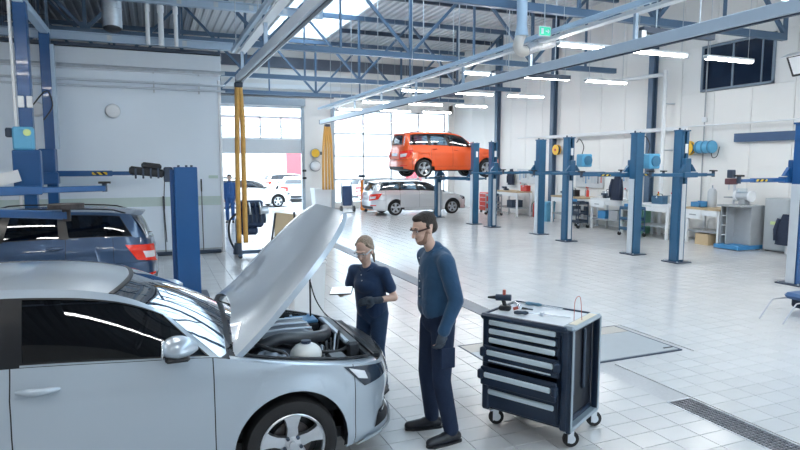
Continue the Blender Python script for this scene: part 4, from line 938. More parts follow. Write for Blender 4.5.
# open rounded side bay
fr = M('trolley_frame_grey', (.30, .37, .43), .35, .3, var=.06)
for y in (-.29, .29): MB().box((.375, y * .95, .53), (.06, .035, .82), .014).build('side_bay_frame', navy, tt); obj('edge_strip', box((.405, y * .95, .54), (.008, .034, .80), .003), fr, tt)
MB().box((.36, 0, .945), (.11, .58, .045), .02).build('side_bay_top', fr, tt); obj('paper_insert', box((.365, 0, .969), (.06, .42, .004)), M('manila', (.78, .70, .56), .7), tt)
MB().box((.365, 0, .145), (.09, .56, .03), .012).build('side_bay_floor', fr, tt); obj('side_bay_back', box((.32, 0, .55), (.02, .56, .78)), M('bay_black', (.01, .014, .024), .5), tt)
for y in (-.12, .1): obj('hanging_spanner', box((.345, y, .62), (.02, .04, .5), .008), dark_steel, tt)
for x in (-.3, .36):
    for y in (-.24, .24):
        c_ = empty('castor', (x, y, 0), parent=tt); c_.rotation_euler = (0, 0, R(-40))
        MB().box((0, 0, .135), (.08, .08, .012)).box((-.032, .015, .09), (.006, .05, .09)).box((.032, .015, .09), (.006, .05, .09)).build('fork', alu, c_)
        obj('wheel', lathe([(.0, -.018), (.03, -.018), (.034, -.022), (.06, -.022), (.064, -.012), (.064, .012), (.06, .022), (.034, .022), (.03, .018), (0, .018)], 20, 'X'), rubber, c_, loc=(0, .03, .064), smooth=40)
        obj('hub', lathe([(0, -.024), (.032, -.024), (.034, -.018)], 16, 'X'), alu, c_, loc=(0, .03, .064)); obj('hub', lathe([(0, .024), (.032, .024), (.034, .018)], 16, 'X'), alu, c_, loc=(0, .03, .064))
TM = tt.matrix_basis.copy()
def on_top(name, label, cat, x, y, rz, group=None):
    p = Matrix.Translation((2.94, 4.055, 0)) @ Matrix.Rotation(R(-61.2), 4, 'Z') @ Vector((x, y, .951)); return empty(name, p, R(-61.2) + rz, label, cat, group)
hd = M('screwdriver_grey', (.03, .05, .08), .4); hb = M('screwdriver_teal', (.10, .22, .32), .4)
def screwdriver(x, y, rz, lab, hm, hl, sl):
    o = on_top('screwdriver', lab, 'screwdriver', x, y, rz, 'tools on the trolley top')
    obj('handle', (lambda v: v)(lathe([(0, 0), (.012, .004), (.017, .03), (.014, hl * .6), (.017, hl * .8), (.009, hl)], 10, 'X')), hm, o, loc=(0, 0, .018), smooth=50); obj('shaft', cyl((hl, 0, .016), (hl + sl, 0, .009), .0045, 8), alu, o); obj('tip', box((hl + sl, 0, .008), (.02, .009, .003)), dark_steel, o)
screwdriver(-.25, .22, R(4), 'teal-handled screwdriver lying farthest back on the trolley top', hb, .15, .19)
screwdriver(-.17, -.15, R(28), 'dark-handled hammer-length screwdriver at the front of the trolley top', hd, .12, .13)
o = on_top('ratchet', 'chrome ratchet handle with square head lying on the trolley top', 'ratchet', .06, -.03, R(12), 'tools on the trolley top'); obj('bar', cyl((-.02, 0, .012), (.2, 0, .012), .006, 8), alu, o); obj('head', cyl((-.03, 0, 0), (-.03, 0, .03), .02, 12), alu, o)
o = on_top('pliers', 'small black pliers in the middle of the trolley top', 'pliers', -.22, .04, R(6), 'tools on the trolley top')
for s_ in (-1, 1): obj('handle', tube([(0, s_ * .02, .012), (.05, s_ * .012, .012), (.08, 0, .012)], .007, 6), black, o)
obj('jaw', box((.10, 0, .012), (.05, .016, .012), .003), dark_steel, o)
o = on_top('spanner', 'small grey spanner lying behind the pliers', 'spanner', -.34, .22, R(10), 'tools on the trolley top'); obj('shank', box((.05, 0, .006), (.12, .014, .008), .002), galv, o)
for x in (-.01, .11): obj('jaw', cyl((x, 0, .002), (x, 0, .011), .014, 10), galv, o)
o = on_top('impact_driver', 'black and red cordless driver lying at the trolley corner', 'driver', -.30, -.06, R(200))
MB().box((0, 0, .02), (.10, .07, .04), .01).build('battery_pack', black, o); MB().cyl((-.0, 0, .03), (.02, 0, .10), .018, 10).build('handle', black, o); obj('motor_housing', cyl((-.05, 0, .11), (.08, 0, .105), .028, 14), dark_steel, o, smooth=40); obj('chuck', cyl((.08, 0, .105), (.15, 0, .10), .016, 10, .008), black, o); obj('red_cap', cyl((.01, 0, .13), (.01, 0, .175), .014, 10), M('dull_red', (.5, .10, .07), .5), o)
o = on_top('air_gun', 'small chrome and red air gun beside the cordless driver', 'air gun', -.23, .03, R(140)); obj('body', cyl((-.06, 0, .03), (.05, 0, .035), .017, 10), chrome, o); obj('grip', cyl((-.05, 0, .03), (-.03, .05, .012), .013, 10), M('dull_red'), o); obj('nozzle', cyl((.05, 0, .035), (.10, 0, .03), .006, 8), dark_steel, o)
o = on_top('test_lead', 'thin wire test lead standing up at the end of the trolley', 'wire', .33, -.1, 0); obj('wire', tube(smooth_path([(0, 0, .02), (.005, 0, .18), (.03, .04, .20), (.04, .06, .02)], 5), .0025, 5), M('dull_red'), o)
# ------------------------------------------------------------------ stool at the picture edge
st = empty('work_stool', (8.45, 5.5, 0), label='low stool with blue padded seat and bent chrome legs', cat='stool')
MB().box((.25, .05, .30), (.62, .42, .09), .04).build('seat', M('blue_vinyl', (.03, .10, .25), .45, bump=.1), st); MB().box((.32, .05, .19), (.5, .36, .15), .03).build('seat_base', cloth_dark, st)
for s_, yy in ((-1, -.12), (-1, .22), (1, -.12), (1, .22)): obj('leg', tube(smooth_path([(.25 + s_ * .2, yy, .26), (.25 + s_ * .52, yy, .27), (.25 + s_ * .60, yy, .24), (.25 + s_ * .82, yy, .012)], 4), .010, 8), M('satin_leg', (.38, .40, .44), .35, .7), st, smooth=60)
# ------------------------------------------------------------------ benches and machines along the white wall
def bench(x, y, L, lab, h=.95, top=wood_m, shelf=True, D=.75, drawer=False):
    b = empty('workbench', (x, y, 0), label=lab, cat='workbench', group='workbenches along the white wall')
    MB().box((0, 0, h - .03), (D, L, .06), .008).build('bench_top', top, b)
    for sx in (-1, 1):
        for sy in (-1, 1): obj('leg', box((sx * (D / 2 - .05), sy * (L / 2 - .05), (h - .06) / 2), (.07, .07, h - .06), .006), white_m, b)
    obj('apron', box((-D / 2 + .03, 0, h - .14), (.03, L - .12, .14)), white_m, b)
    if shelf: obj('lower_shelf', box((0, 0, .35), (D - .1, L - .1, .04)), grey_m, b)
    if drawer: d = obj('drawer', box((-D / 2 + .0, L / 4, h - .2), (.04, L / 2 - .1, .22), .006), white_m, b); obj('handle', box((-D / 2 - .03, L / 4, h - .2), (.02, .2, .03)), grey_m, d)
    return b
bench(14.1, 11.8, 1.1, 'short white-legged workbench beside the grey machine cabinet', 1.0, drawer=True)
bench(13.98, 13.5, 1.3, 'workbench with pale top between the two middle lift columns', 1.0, white_m)
bench(14.05, 15.5, 1.5, 'white-legged workbench below the hanging dark jacket', 1.05, white_m, drawer=True)
bench(14.1, 17.6, 1.8, 'workbench with wooden top behind the silver-fronted lift', 1.02)
bench(14.1, 21.6, 1.7, 'far workbench with tool vice behind the lift columns', 1.05)
bench(14.42, 9.4, .7, 'white table holding a dark bag next to the wall locker', .95, white_m, False, .6)
# machine cabinet: tool grinder
mc = empty('machine_cabinet', (14.05, 10.82, 0), label='grey cabinet with open shelves carrying a bench grinder', cat='cabinet')
MB().box((.12, 0, .62), (.5, .66, 1.0), .01).build('body', grey_m, mc); MB().box((-.25, .16, .62), (.3, .03, 1.0)).box((-.25, .32, .62), (.3, .02, 1.0)).box((-.12, 0, 1.12), (.86, .68, .04), .006).build('worktop', grey_m, mc)
for z in (.35, .6, .85): obj('shelf', box((-.22, .24, z), (.3, .18, .02)), white_m, mc)
obj('plinth', box((-.1, 0, .07), (.95, .72, .1), .01), blue_pl, mc)
for y in (-.3, .3): obj('foot', box((.2, y, .01), (.1, .06, .02)), black, mc)
gr = empty('bench_grinder', (14.05, 10.82, 1.142), label='pale bench grinder with white guard on the grey machine cabinet', cat='grinder')
obj('motor_body', cyl((0, -.17, .22), (0, .17, .22), .11, 18), M('grinder_grey', (.5, .53, .56), .4), gr, smooth=40); obj('pedestal', box((0, 0, .07), (.2, .2, .14), .02), grey_m, gr)
for y in (-.2, .2): obj('wheel_guard', cyl((0, y - .03, .22), (0, y + .03, .22), .14, 18), white_m, gr)
obj('shield', box((-.1, 0, .36), (.02, .3, .12)), pane_m, gr)
dp = empty('pillar_drill', (14.3, 11.35, 1.0), label='dark pillar drill with raised head beside the grinder', cat='drill')
obj('base', box((0, 0, .02), (.3, .24, .04), .01), grey_m, dp); obj('pillar', cyl((0.05, 0, .03), (.05, 0, .85), .03, 12), alu, dp); MB().box((-.08, 0, .72), (.34, .16, .16), .02).build('head', M('drill_maroon', (.12, .04, .05), .5), dp); obj('pulley_cover', box((-.1, 0, .92), (.16, .16, .22), .02), dark_steel, dp); obj('chuck', cyl((-.16, 0, .64), (-.16, 0, .50), .02, 10), alu, dp); obj('table', box((-.1, 0, .3), (.22, .2, .03)), grey_m, dp)
tk = empty('gas_bottle', (14.2, 11.9, 1.0), label='clear and grey cylinder tank standing on the short bench', cat='tank'); obj('tank', lathe([(0, 0), (.11, 0), (.12, .02), (.12, .42), (.08, .5), (.03, .52), (.0, .52)], 18), M('grinder_grey'), tk, smooth=40); obj('valve', cyl((0, 0, .52), (0, 0, .6), .02, 8), chrome, tk)
bx = empty('parts_box', (13.95, 12.1, 1.0), label='blue open parts box on the short bench', cat='box'); MB().box((0, 0, .01), (.28, .3, .02)).box((.13, 0, .08), (.02, .3, .16)).box((-.13, 0, .06), (.02, .3, .12)).box((0, .14, .07), (.28, .02, .14)).box((0, -.14, .07), (.28, .02, .14)).build('tub', blue_pl, bx); obj('contents', box((0, 0, .07), (.22, .24, .08), .02), grey_m, bx)
lk = empty('locker', (14.5, 10.08, 0), label='pale grey steel locker against the white wall', cat='locker'); MB().box((0, 0, .68), (.5, .62, 1.3), .01).build('body', M('locker_grey', (.45, .48, .50), .45), lk)
dr = obj('door', box((-.26, 0, .68), (.02, .58, 1.24), .006), M('locker_grey'), lk); obj('handle', box((-.28, -.18, .7), (.02, .03, .12)), chrome, dr); obj('notice', box((-.275, .02, .72), (.004, .2, .08)), M('lime_label', (.65, .75, .35), .5), dr)
for y in (-.25, .25): obj('foot', box((0, y, .015), (.4, .06, .03)), black, lk)
bg_ = empty('tool_bag', (14.42, 9.4, .952), label='dark canvas tool bag on the white table', cat='bag'); obj('bag', ellipsoid((0, 0, .13), (.2, .26, .14), 16, 8), cloth_dark, bg_, smooth=180); obj('strap', tube(smooth_path([(0, -.15, .2), (0, -.08, .33), (0, .08, .33), (0, .15, .2)], 5), .015, 6), black, bg_)
def jacket(loc, lab, s=1.0):
    j = empty('jacket', loc, label=lab, cat='jacket')
    def f(u, t):
        a = 2 * math.pi * u; wd = (.10 + .12 * min(1, t * 2.2) + .04 * t) * s; return (.10 * s * math.cos(a) * (.6 + .4 * t), wd * math.sin(a) * (1 + .08 * math.sin(5 * a + 4 * t)), -.78 * s * t)
    obj('coat_body', gridf(f, 24, 12), cloth_dark, j, smooth=180)
    for q in (-1, 1): obj('sleeve', tube([(-.02, q * .18 * s, -.12 * s), (-.05, q * .24 * s, -.4 * s), (-.06, q * .22 * s, -.68 * s)], [.05 * s, .055 * s, .05 * s], 8), cloth_dark, j, smooth=180)
    obj('hook', cyl((0, 0, 0), (.12, 0, .03), .01, 6), chrome, j); return j
jacket((13.55, 14.85, 1.82), 'dark work jacket hanging over the workbench at the lift arm')
jacket((13.98, 9.62, .98), 'dark navy coat draped down the side of the white table', .95)
jacket((14.66, 22.62, 1.95), 'dark green coat hanging behind the far workbench', .9)
def bin_(name, loc, lab, mat, w_=.45, h=.8, cat='bin'):
    b = empty(name, loc, label=lab, cat=cat)
    v = [(sx * w_ / 2 * k, sy * w_ / 2 * k, z) for z, k in ((0, .82), (h, 1)) for sx, sy in ((-1, -1), (1, -1), (1, 1), (-1, 1))]
    obj('bin_body', (v, [(3, 2, 1, 0), (4, 5, 6, 7), (0, 1, 5, 4), (1, 2, 6, 5), (2, 3, 7, 6), (3, 0, 4, 7)]), mat, b); obj('lid', box((0, 0, h + .02), (w_ + .03, w_ + .03, .05), .015), mat, b); obj('rim', box((0, 0, h - .03), (w_ + .02, w_ + .02, .04), .01), mat, b)
    return b
bin_('waste_bin', (14.2, 14.5, 0), 'green waste bin between the lift column and white wall', green_m, .5, .9)
bin_('oil_drum', (13.9, 18.9, 0), 'light blue square canister near the wooden bench', M('sky_blue', (.15, .42, .62), .45), .42, .7, 'canister')
bin_('waste_bin', (7.25, 27.3, 0), 'white bin standing against the pillar below the gauges', white_m, .8, 1.0)
bin_('waste_bin', (1.75, 7.4, 0), 'white bin standing behind the raised hood', white_m, .42, 1.0)
def crate(loc, lab, mat, d=(.5, .4, .3)):
    c_ = empty('crate', loc, label=lab, cat='crate', group='crates under the benches'); x, y, z = d
    MB().box((0, 0, .01), (x, y, .02)).box((x / 2, 0, z / 2), (.02, y, z)).box((-x / 2, 0, z / 2), (.02, y, z)).box((0, y / 2, z / 2), (x, .02, z)).box((0, -y / 2, z / 2), (x, .02, z)).build('tub', mat, c_); obj('contents', box((0, 0, z * .6), (x * .85, y * .85, z * .5), .03), dark_steel, c_); return c_
crate((13.95, 11.75, 0), 'light brown cardboard crate under the short bench', M('cardboard', (.55, .42, .26), .8)); crate((14.0, 15.2, .372), 'grey crate on the lower shelf below the jacket', grey_m); crate((14.0, 17.3, .37), 'dark crate on the shelf of the wooden bench', dark_steel, (.5, .6, .3))
crate((14.0, 21.3, .37), 'dark crate on the far bench shelf', dark_steel); crate((14.0, 15.8, .37), 'blue crate on the lower shelf below the jacket', blue_pl, (.4, .35, .25))
def cart(loc, lab, mat):
    c_ = empty('tool_cart', loc, label=lab, cat='cart', group='wheeled carts by the wall')
    for z in (.2, .5, .82): obj('tray', (lambda b: (b.v, b.f))(MB().box((0, 0, z), (.42, .62, .03)).box((.2, 0, z + .04), (.02, .62, .08)).box((-.2, 0, z + .04), (.02, .62, .08))), mat, c_)
    for sx in (-1, 1):
        for sy in (-1, 1): obj('upright', box((sx * .2, sy * .3, .5), (.03, .03, .72)), mat, c_); obj('castor', cyl((sx * .2, sy * .3 - .02, .06), (sx * .2, sy * .3 + .02, .06), .06, 12), black, c_); obj('castor_fork', box((sx * .2, sy * .3, .12), (.03, .05, .06)), galv, c_)
    for q in range(3): obj('stored_part', box((.0, -.2 + q * .2, .56 if q % 2 else .88), (.2, .14, .1 + .04 * q), .02), [dark_steel, grey_m, blue_pl][q], c_)
    return c_
cart((13.4, 14.0, 0), 'dark wheeled cart with trays in front of the green bin', M('cart_blue', (.05, .13, .22), .4)); cart((13.4, 22.0, 0), 'grey wheeled tool cart in front of the far workbench', grey_m); cart((13.45, 16.6, 0), 'dark tool cart between the white-legged bench and wooden bench', dark_steel)
def vice(loc, lab):
    v_ = empty('bench_vice', loc, label=lab, cat='vice', group='vices on the benches'); MB().box((0, 0, .04), (.2, .16, .08), .02).box((-.05, 0, .12), (.1, .14, .1), .015).build('body', dark_steel, v_); obj('jaw', box((-.16, 0, .13), (.05, .15, .09), .01), dark_steel, v_); obj('screw', cyl((-.3, 0, .1), (0, 0, .1), .016, 8), alu, v_); obj('tommy_bar', cyl((-.3, -.1, .1), (-.3, .1, .1), .008, 6), alu, v_)
vice((13.9, 15.7, 1.05), 'dark bench vice on the white-legged bench'); vice((13.95, 17.9, 1.02), 'dark bench vice on the wooden bench'); vice((13.95, 21.9, 1.05), 'bench vice on the far workbench')
def bottle(loc, lab, mat, h=.24, r=.04):
    b = empty('bottle', loc, label=lab, cat='bottle', group='spray bottles and cans on the benches'); obj('body', lathe([(0, 0), (r, 0), (r, h * .7), (r * .4, h * .85), (r * .4, h), (0, h)], 12), mat, b, smooth=40); obj('cap', cyl((0, 0, h), (0, 0, h * 1.15), r * .45, 10), red_m, b)
for x, y, z, lab, m_ in ((14.3, 15.3, 1.05, 'white spray bottle on the white-legged bench', white_m), (14.35, 15.05, 1.05, 'blue spray can on the white-legged bench', blue_pl), (14.3, 17.2, 1.02, 'grey can on the wooden bench', grey_m), (14.2, 17.0, 1.02, 'red can on the wooden bench', red_m), (14.3, 21.35, 1.05, 'white bottle on the far workbench', white_m), (14.1, 13.2, 1.0, 'white bottle on the pale-topped bench', white_m), (14.15, 13.75, 1.0, 'yellow can on the pale-topped bench', yellow_m)): bottle((x, y, z), lab, m_, .3, .05)
rt = empty('tool_chest', (13.9, 23.3, 0), label='red tool chest next to the far workbench', cat='tool chest'); MB().box((0, 0, .5), (.5, .7, .8), .02).build('body', red_m, rt)
for z in (.25, .45, .63, .8): d = obj('drawer', box((-.255, 0, z), (.02, .64, .15), .004), red_m, rt); obj('handle', box((-.272, 0, z + .05), (.015, .5, .02)), alu, d)
for sx in (-.18, .18):
    for sy in (-.28, .28): obj('castor', cyl((sx, sy - .02, .05), (sx, sy + .02, .05), .05, 10), black, rt)
fe = empty('fire_extinguisher', (14.55, 20.6, 0), label='red fire extinguisher on the floor by the white wall', cat='extinguisher'); obj('cylinder', lathe([(0, 0), (.1, 0), (.11, .02), (.11, .5), (.06, .6), (.03, .64), (0, .64)], 16), red_m, fe, smooth=40); obj('valve', box((0, 0, .68), (.05, .05, .08)), black, fe); obj('hose', tube(smooth_path([(-.02, .03, .66), (-.12, .08, .5), (-.13, .06, .2)], 5), .012, 6), black, fe)
# reels and wall gear
def reel(loc, lab, mat, r=.22):
    h_ = empty('hose_reel', loc, label=lab, cat='reel', group='hose reels on the white wall'); 
    for x in (-.06, .06): obj('flange', lathe([(.05, x), (r, x), (r, x + .012), (.05, x + .012)], 22, 'X'), mat, h_)
    obj('hose_coil', lathe([(r * .5, -.05), (r * .86, -.05), (r * .9, 0), (r * .86, .05), (r * .5, .05)], 22, 'X'), dark_steel, h_, smooth=60); obj('bracket', box((.165, 0, 0), (.17, .1, .3), .01), galv, h_); obj('hub', cyl((-.08, 0, 0), (.1, 0, 0), .05, 12), red_m, h_)
reel((14.55, 13.1, 2.64), 'yellow hose reel with red hub on the white wall', yellow_m, .21); reel((14.55, 19.3, 2.72), 'yellow hose reel behind the silver-fronted lift', yellow_m, .2)
wm = empty('wall_compressor', (14.6, 12.55, 2.66), label='light blue cable drum mounted beside the yellow hose reel', cat='drum'); obj('drum', cyl((0, -.26, 0), (0, .26, 0), .17, 20), motor_blue, wm, smooth=40)
for y in (-.2, 0, .2): obj('band', lathe([(.172, -.02), (.185, -.02), (.185, .02), (.172, .02)], 20, 'Y'), M('motor_dark'), wm, loc=(0, y, 0))
obj('mount', box((.1, 0, -.1), (.16, .3, .08)), galv, wm); obj('cord', tube(smooth_path([(0, -.2, -.15), (-.05, -.3, -.3), (0, -.4, -.25), (.05, -.42, 0)], 5), .012, 6), black, wm)
fl_ = empty('wall_floodlight', (13.6, 9.25, 4.42), label='square floodlight in a black frame tilted down off the white wall', cat='floodlight'); fl_.rotation_euler = (R(0), R(-25), R(-10))
MB().box((0, 0, 0), (.1, .62, .5), .02).build('housing', black, fl_); obj('lens', box((-.055, -.02, .01), (.012, .5, .4), .004), M('floodlight_lens', (.80, .82, .84), .3), fl_); obj('visor', box((-.05, 0, .27), (.24, .66, .02), .006), white_m, fl_); obj('bracket', bar((.05, 0, 0), (1.1, 0, .45), .05, .05), galv, fl_)
# ------------------------------------------------------------------ hoses at the rail ends
def hose_set(loc, lab, n, L, sp=.09):
    h_ = empty('exhaust_hose', loc, label=lab, cat='hose', group='yellow exhaust hoses on the rails'); random.seed(n)
    obj('clamp', box((0, 0, -.04), (.1 + sp * n * .3, .16, .12), .02), dark_steel, h_)
    for k in range(n):
        x = (k - (n - 1) / 2) * sp; b = (k - (n - 1) / 2) * sp * .15
        obj('hose', tube(smooth_path([(x * .5, 0, -.06), (x + .01, .02 * k, -L * .25), (x + b, .03, -L * .6), (x + b * 1.4, 0, -L)], 6), .055, 10), hose_y, h_, smooth=180)
    return h_
hs = hose_set((1.82, 13.75, 3.96), 'pair of long yellow exhaust hoses hanging beside the engine stand', 2, 3.55, .12); obj('rubber_nozzle', cyl((-.1, 0, -3.55), (-.12, 0, -3.8), .08, 12, .1), dark_steel, hs)
hose_set((7.4, 26.6, 3.95), 'bundle of yellow hoses hung in a loop before the far pillar', 4, 2.95, .12)
# engine on a stand
es_ = empty('engine_stand', (2.1, 14.4, 0), label='dark engine on a wheeled stand beneath the yellow hoses', cat='engine stand'); eb = M('engine_blue_black', (.02, .04, .09), .45, .3, var=.4, scale=14)
MB().box((0, 0, .95), (.55, .5, .5), .06).box((0.02, -.05, 1.25), (.5, .36, .16), .04).box((-.05, .0, .62), (.4, .36, .2), .05).build('engine_block', eb, es_)
for k in range(5): obj('cylinder_rib', box((-.2 + k * .1, -.26, 1.0), (.04, .05, .36), .01), dark_steel, es_)
for k in range(4): obj('intake_runner', tube(smooth_path([(-.18 + k * .12, -.2, 1.28), (-.18 + k * .12, -.32, 1.2), (-.16 + k * .12, -.3, 1.02)], 5), .03, 8), [eb, alu][k % 2], es_, smooth=60)
obj('pulley', cyl((.28, -.05, .9), (.34, -.05, .9), .12, 18), dark_steel, es_); obj('alternator', cyl((.22, -.25, 1.1), (.38, -.25, 1.1), .08, 14), alu, es_)
MB().box((0, 0, .10), (.8, .08, .08)).box((-.3, 0, .10), (.08, .8, .08)).box((.35, 0, .10), (.08, .6, .08)).build('stand_frame', steel_blue, es_); obj('stand_post', box((-.3, 0, .5), (.1, .1, .8)), steel_blue, es_)
for x, y in ((-.3, -.36), (-.3, .36), (.35, -.26), (.35, .26)): obj('castor', cyl((x, y - .02, .05), (x, y + .02, .05), .05, 10), black, es_)
obj('coolant_hose', tube(smooth_path([(-.25, -.25, 1.1), (-.5, -.3, .9), (-.52, -.25, .5), (-.4, -.2, .2)], 6), .025, 8), black, es_, smooth=60)
pb = empty('leaning_panel', (2.95, 14.5, 0), R(10), label='beige cardboard panel leaning on a black frame by the engine stand', cat='panel'); obj('panel', box((0, .02, .62), (.62, .03, .75), .01), M('cardboard'), pb, rot=(R(-12), R(8), 0)); obj('frame', (lambda b: (b.v, b.f))(MB().add(bar((-.45, -.1, 0), (-.25, .0, 1.0), .04, .04)).add(bar((.35, .1, 0), (.25, .05, 1.0), .04, .04)).add(bar((-.45, -.1, .03), (.5, -.1, .03), .04, .04))), black, pb)
# brooms against the pale wall
for k, (x, h_, lab) in enumerate(((1.08, 1.82, 'dark-handled floor squeegee leaning on the pale blue wall'), (.22, 1.42, 'short broom leaning on the wall behind the wide blue column'))):
    b = empty('broom', (x, YL - .12, 0), label=lab, cat='broom', group='brooms at the pale blue wall'); obj('handle', cyl((0, -.02, .05), (-.02 if k else 0, .06, h_), .013, 8), M('broom_handle', (.12, .13, .15), .5), b); obj('head', box((.12 if not k else -.05, -.03, .05), (.6 if not k else .4, .07, .09), .02), dark_steel, b); obj('grip', cyl((0, .05, h_ - .3), (0, .06, h_), .018, 8), black, b)
nt_ = obj('wall_notice', box((1.15, YL - .012, 1.87 - .0), (.22, .008, .07)), M('sage_notice', (.50, .64, .58), .5)); nt_.location.x = .22; tag(nt_, 'small green notice strip on the pale blue wall', 'notice')
# pillar gear and jack by the far wall
pg = empty('pressure_gauge', (7.25, YF - .1, 2.68), label='yellow round gauge on the far pillar', cat='gauge'); obj('dial', cyl((0, -.0, 0), (0, -.1, 0), .22, 20), yellow_m, pg); obj('bezel', lathe([(.2, -.11), (.235, -.11), (.235, 0), (.2, 0)], 20, 'Y'), grey_m, pg); obj('side_knob', cyl((.22, -.05, 0), (.34, -.05, 0), .08, 10), dark_steel, pg)
pg = empty('wall_lamp', (7.25, YF - .1, 2.07), label='round pale lamp below the yellow gauge on the far pillar', cat='lamp'); obj('globe', ellipsoid((0, -.08, 0), (.25, .12, .22), 18, 10), white_m, pg, smooth=180); obj('ring', lathe([(.22, -.06), (.27, -.06), (.27, 0), (.22, 0)], 20, 'Y'), grey_m, pg)
pg = empty('valve_set', (6.62, YF - .2, 1.5), label='black valve and handle set at the edge of the far pillar', cat='valve'); obj('pipe', cyl((0, 0, -.5), (0, 0, 1.3), .04, 10), grey_m, pg); 
for z in (0, .35): obj('handle', box((.06, -.06, z), (.2, .06, .1), .02), black, pg)
jk = empty('orange_pallet_jack', (8.85, 25.9, 0), R(-8), label='orange floor jack with upright handle near the far glazing', cat='jack'); MB().box((.35, 0, .14), (.9, .4, .16), .03).build('body', orange_m, jk); obj('handle', (lambda b: (b.v, b.f))(MB().box((-.05, 0, .75), (.1, .1, 1.3), .02).box((-.05, 0, 1.42), (.08, .4, .06), .02)), orange_m, jk); obj('grip', box((-.05, 0, 1.62), (.3, .12, .12), .03), dark_steel, jk)
for x in (.1, .75): obj('roller', cyl((x, -.22, .07), (x, .22, .07), .07, 12), black, jk)
tr = empty('hand_truck', (8.05, 25.6, 0), label='dark hand truck with grey frame beside the orange jack', cat='hand truck')
for x in (-.25, .25): obj('upright', bar((x, .1, .1), (x * .9, .3, 1.35), .05, .05), grey_m, tr); obj('wheel', cyl((x * 1.2 - .03, .1, .15), (x * 1.2 + .03, .1, .15), .15, 16), black, tr)
MB().box((0, .16, .75), (.42, .2, .9), .04).build('load', M('truck_navy', (.03, .07, .16), .5, var=.3), tr); obj('toe_plate', box((0, -.1, .03), (.5, .3, .02)), grey_m, tr)

# tool boards and small clutter along the white wall
def tool_board(y, z, L, lab, seed):
    b = empty('tool_board', (XR - .04, y, z), label=lab, cat='tool board', group='tool boards on the white wall'); random.seed(seed)
    obj('backing', box((0, 0, 0), (.03, L, .62), .006), M('board_grey', (.60, .62, .64), .5), b)
    for k in range(9):
        yy = -L / 2 + .1 + k * (L - .2) / 8; h_ = random.uniform(.16, .36)
        obj('hung_spanner', (lambda m: (m.v, m.f))(MB().box((-.03, yy, .2 - h_ / 2), (.015, .03, h_)).cyl((-.04, yy, .2), (-.02, yy, .2), .032, 8).cyl((-.04, yy, .2 - h_), (-.02, yy, .2 - h_), .025, 8)), random.choice([dark_steel, galv, red_m, blue_pl]), b)
    return b
tool_board(15.7, 1.62, 1.3, 'tool board with hung spanners above the white-legged bench', 3); tool_board(17.6, 1.62, 1.5, 'tool board with hung spanners above the wooden bench', 5); tool_board(21.6, 1.65, 1.4, 'tool board with hung spanners above the far workbench', 8)
def toolbox(loc, lab, mat, d=(.22, .42, .2)):
    t = empty('toolbox', loc, label=lab, cat='toolbox', group='small toolboxes on the benches'); MB().box((0, 0, d[2] / 2), d, .012).build('body', mat, t)
    obj('lid', box((0, 0, d[2] + .02), (d[0] + .01, d[1] + .01, .04), .012), mat, t); obj('handle', tube(smooth_path([(0, -.1, d[2] + .04), (0, -.08, d[2] + .09), (0, .08, d[2] + .09), (0, .1, d[2] + .04)], 4), .01, 6), black, t); obj('latch', box((-d[0] / 2 - .008, 0, d[2]), (.012, .05, .05)), chrome, t)
toolbox((14.25, 20.9, 1.05), 'red toolbox at the near end of the far workbench', red_m); toolbox((13.95, 17.45, 1.02), 'black toolbox on the wooden bench', black); toolbox((14.2, 15.95, 1.05), 'grey toolbox at the end of the white-legged bench', grey_m, (.24, .36, .18)); toolbox((13.9, 13.45, 1.0), 'dark blue toolbox on the pale-topped bench', M('cart_blue'))
# ------------------------------------------------------------------ people
skin_l = M('skin_tone', (.68, .45, .35), .5, var=.06, scale=12); skin_p = M('skin_tone_pale', (.70, .46, .36), .5, var=.05, scale=12)
shirt_m = M('denim_shirt', (.018, .072, .155), .85, var=.18, scale=5, bump=.9, bscale=9, sheen=.2); polo_m = M('navy_polo', (.013, .042, .11), .85, var=.12, scale=6, bump=.6, bscale=10, sheen=.2)
trouser_m = M('navy_work_trousers', (.007, .020, .055), .85, var=.15, scale=6, bump=.8, bscale=8); jeans_m = M('dark_jeans', (.02, .05, .11), .85, var=.25, scale=16, bump=.5, bscale=10)
glove_m = M('dark_work_glove', (.05, .068, .095), .8, var=.3, scale=30); hair_m = M('dark_brown_hair', (.025, .017, .013), .6, var=.3, scale=60, bump=.5, bscale=90); blond_m = M('ash_blond_hair', (.30, .23, .17), .5, var=.3, scale=50, bump=.6, bscale=80)
stub_m = M('stubble', (.30, .18, .13), .8, var=.2, scale=60); shoe_m = M('black_work_shoe', (.010, .012, .018), .35, var=.2)
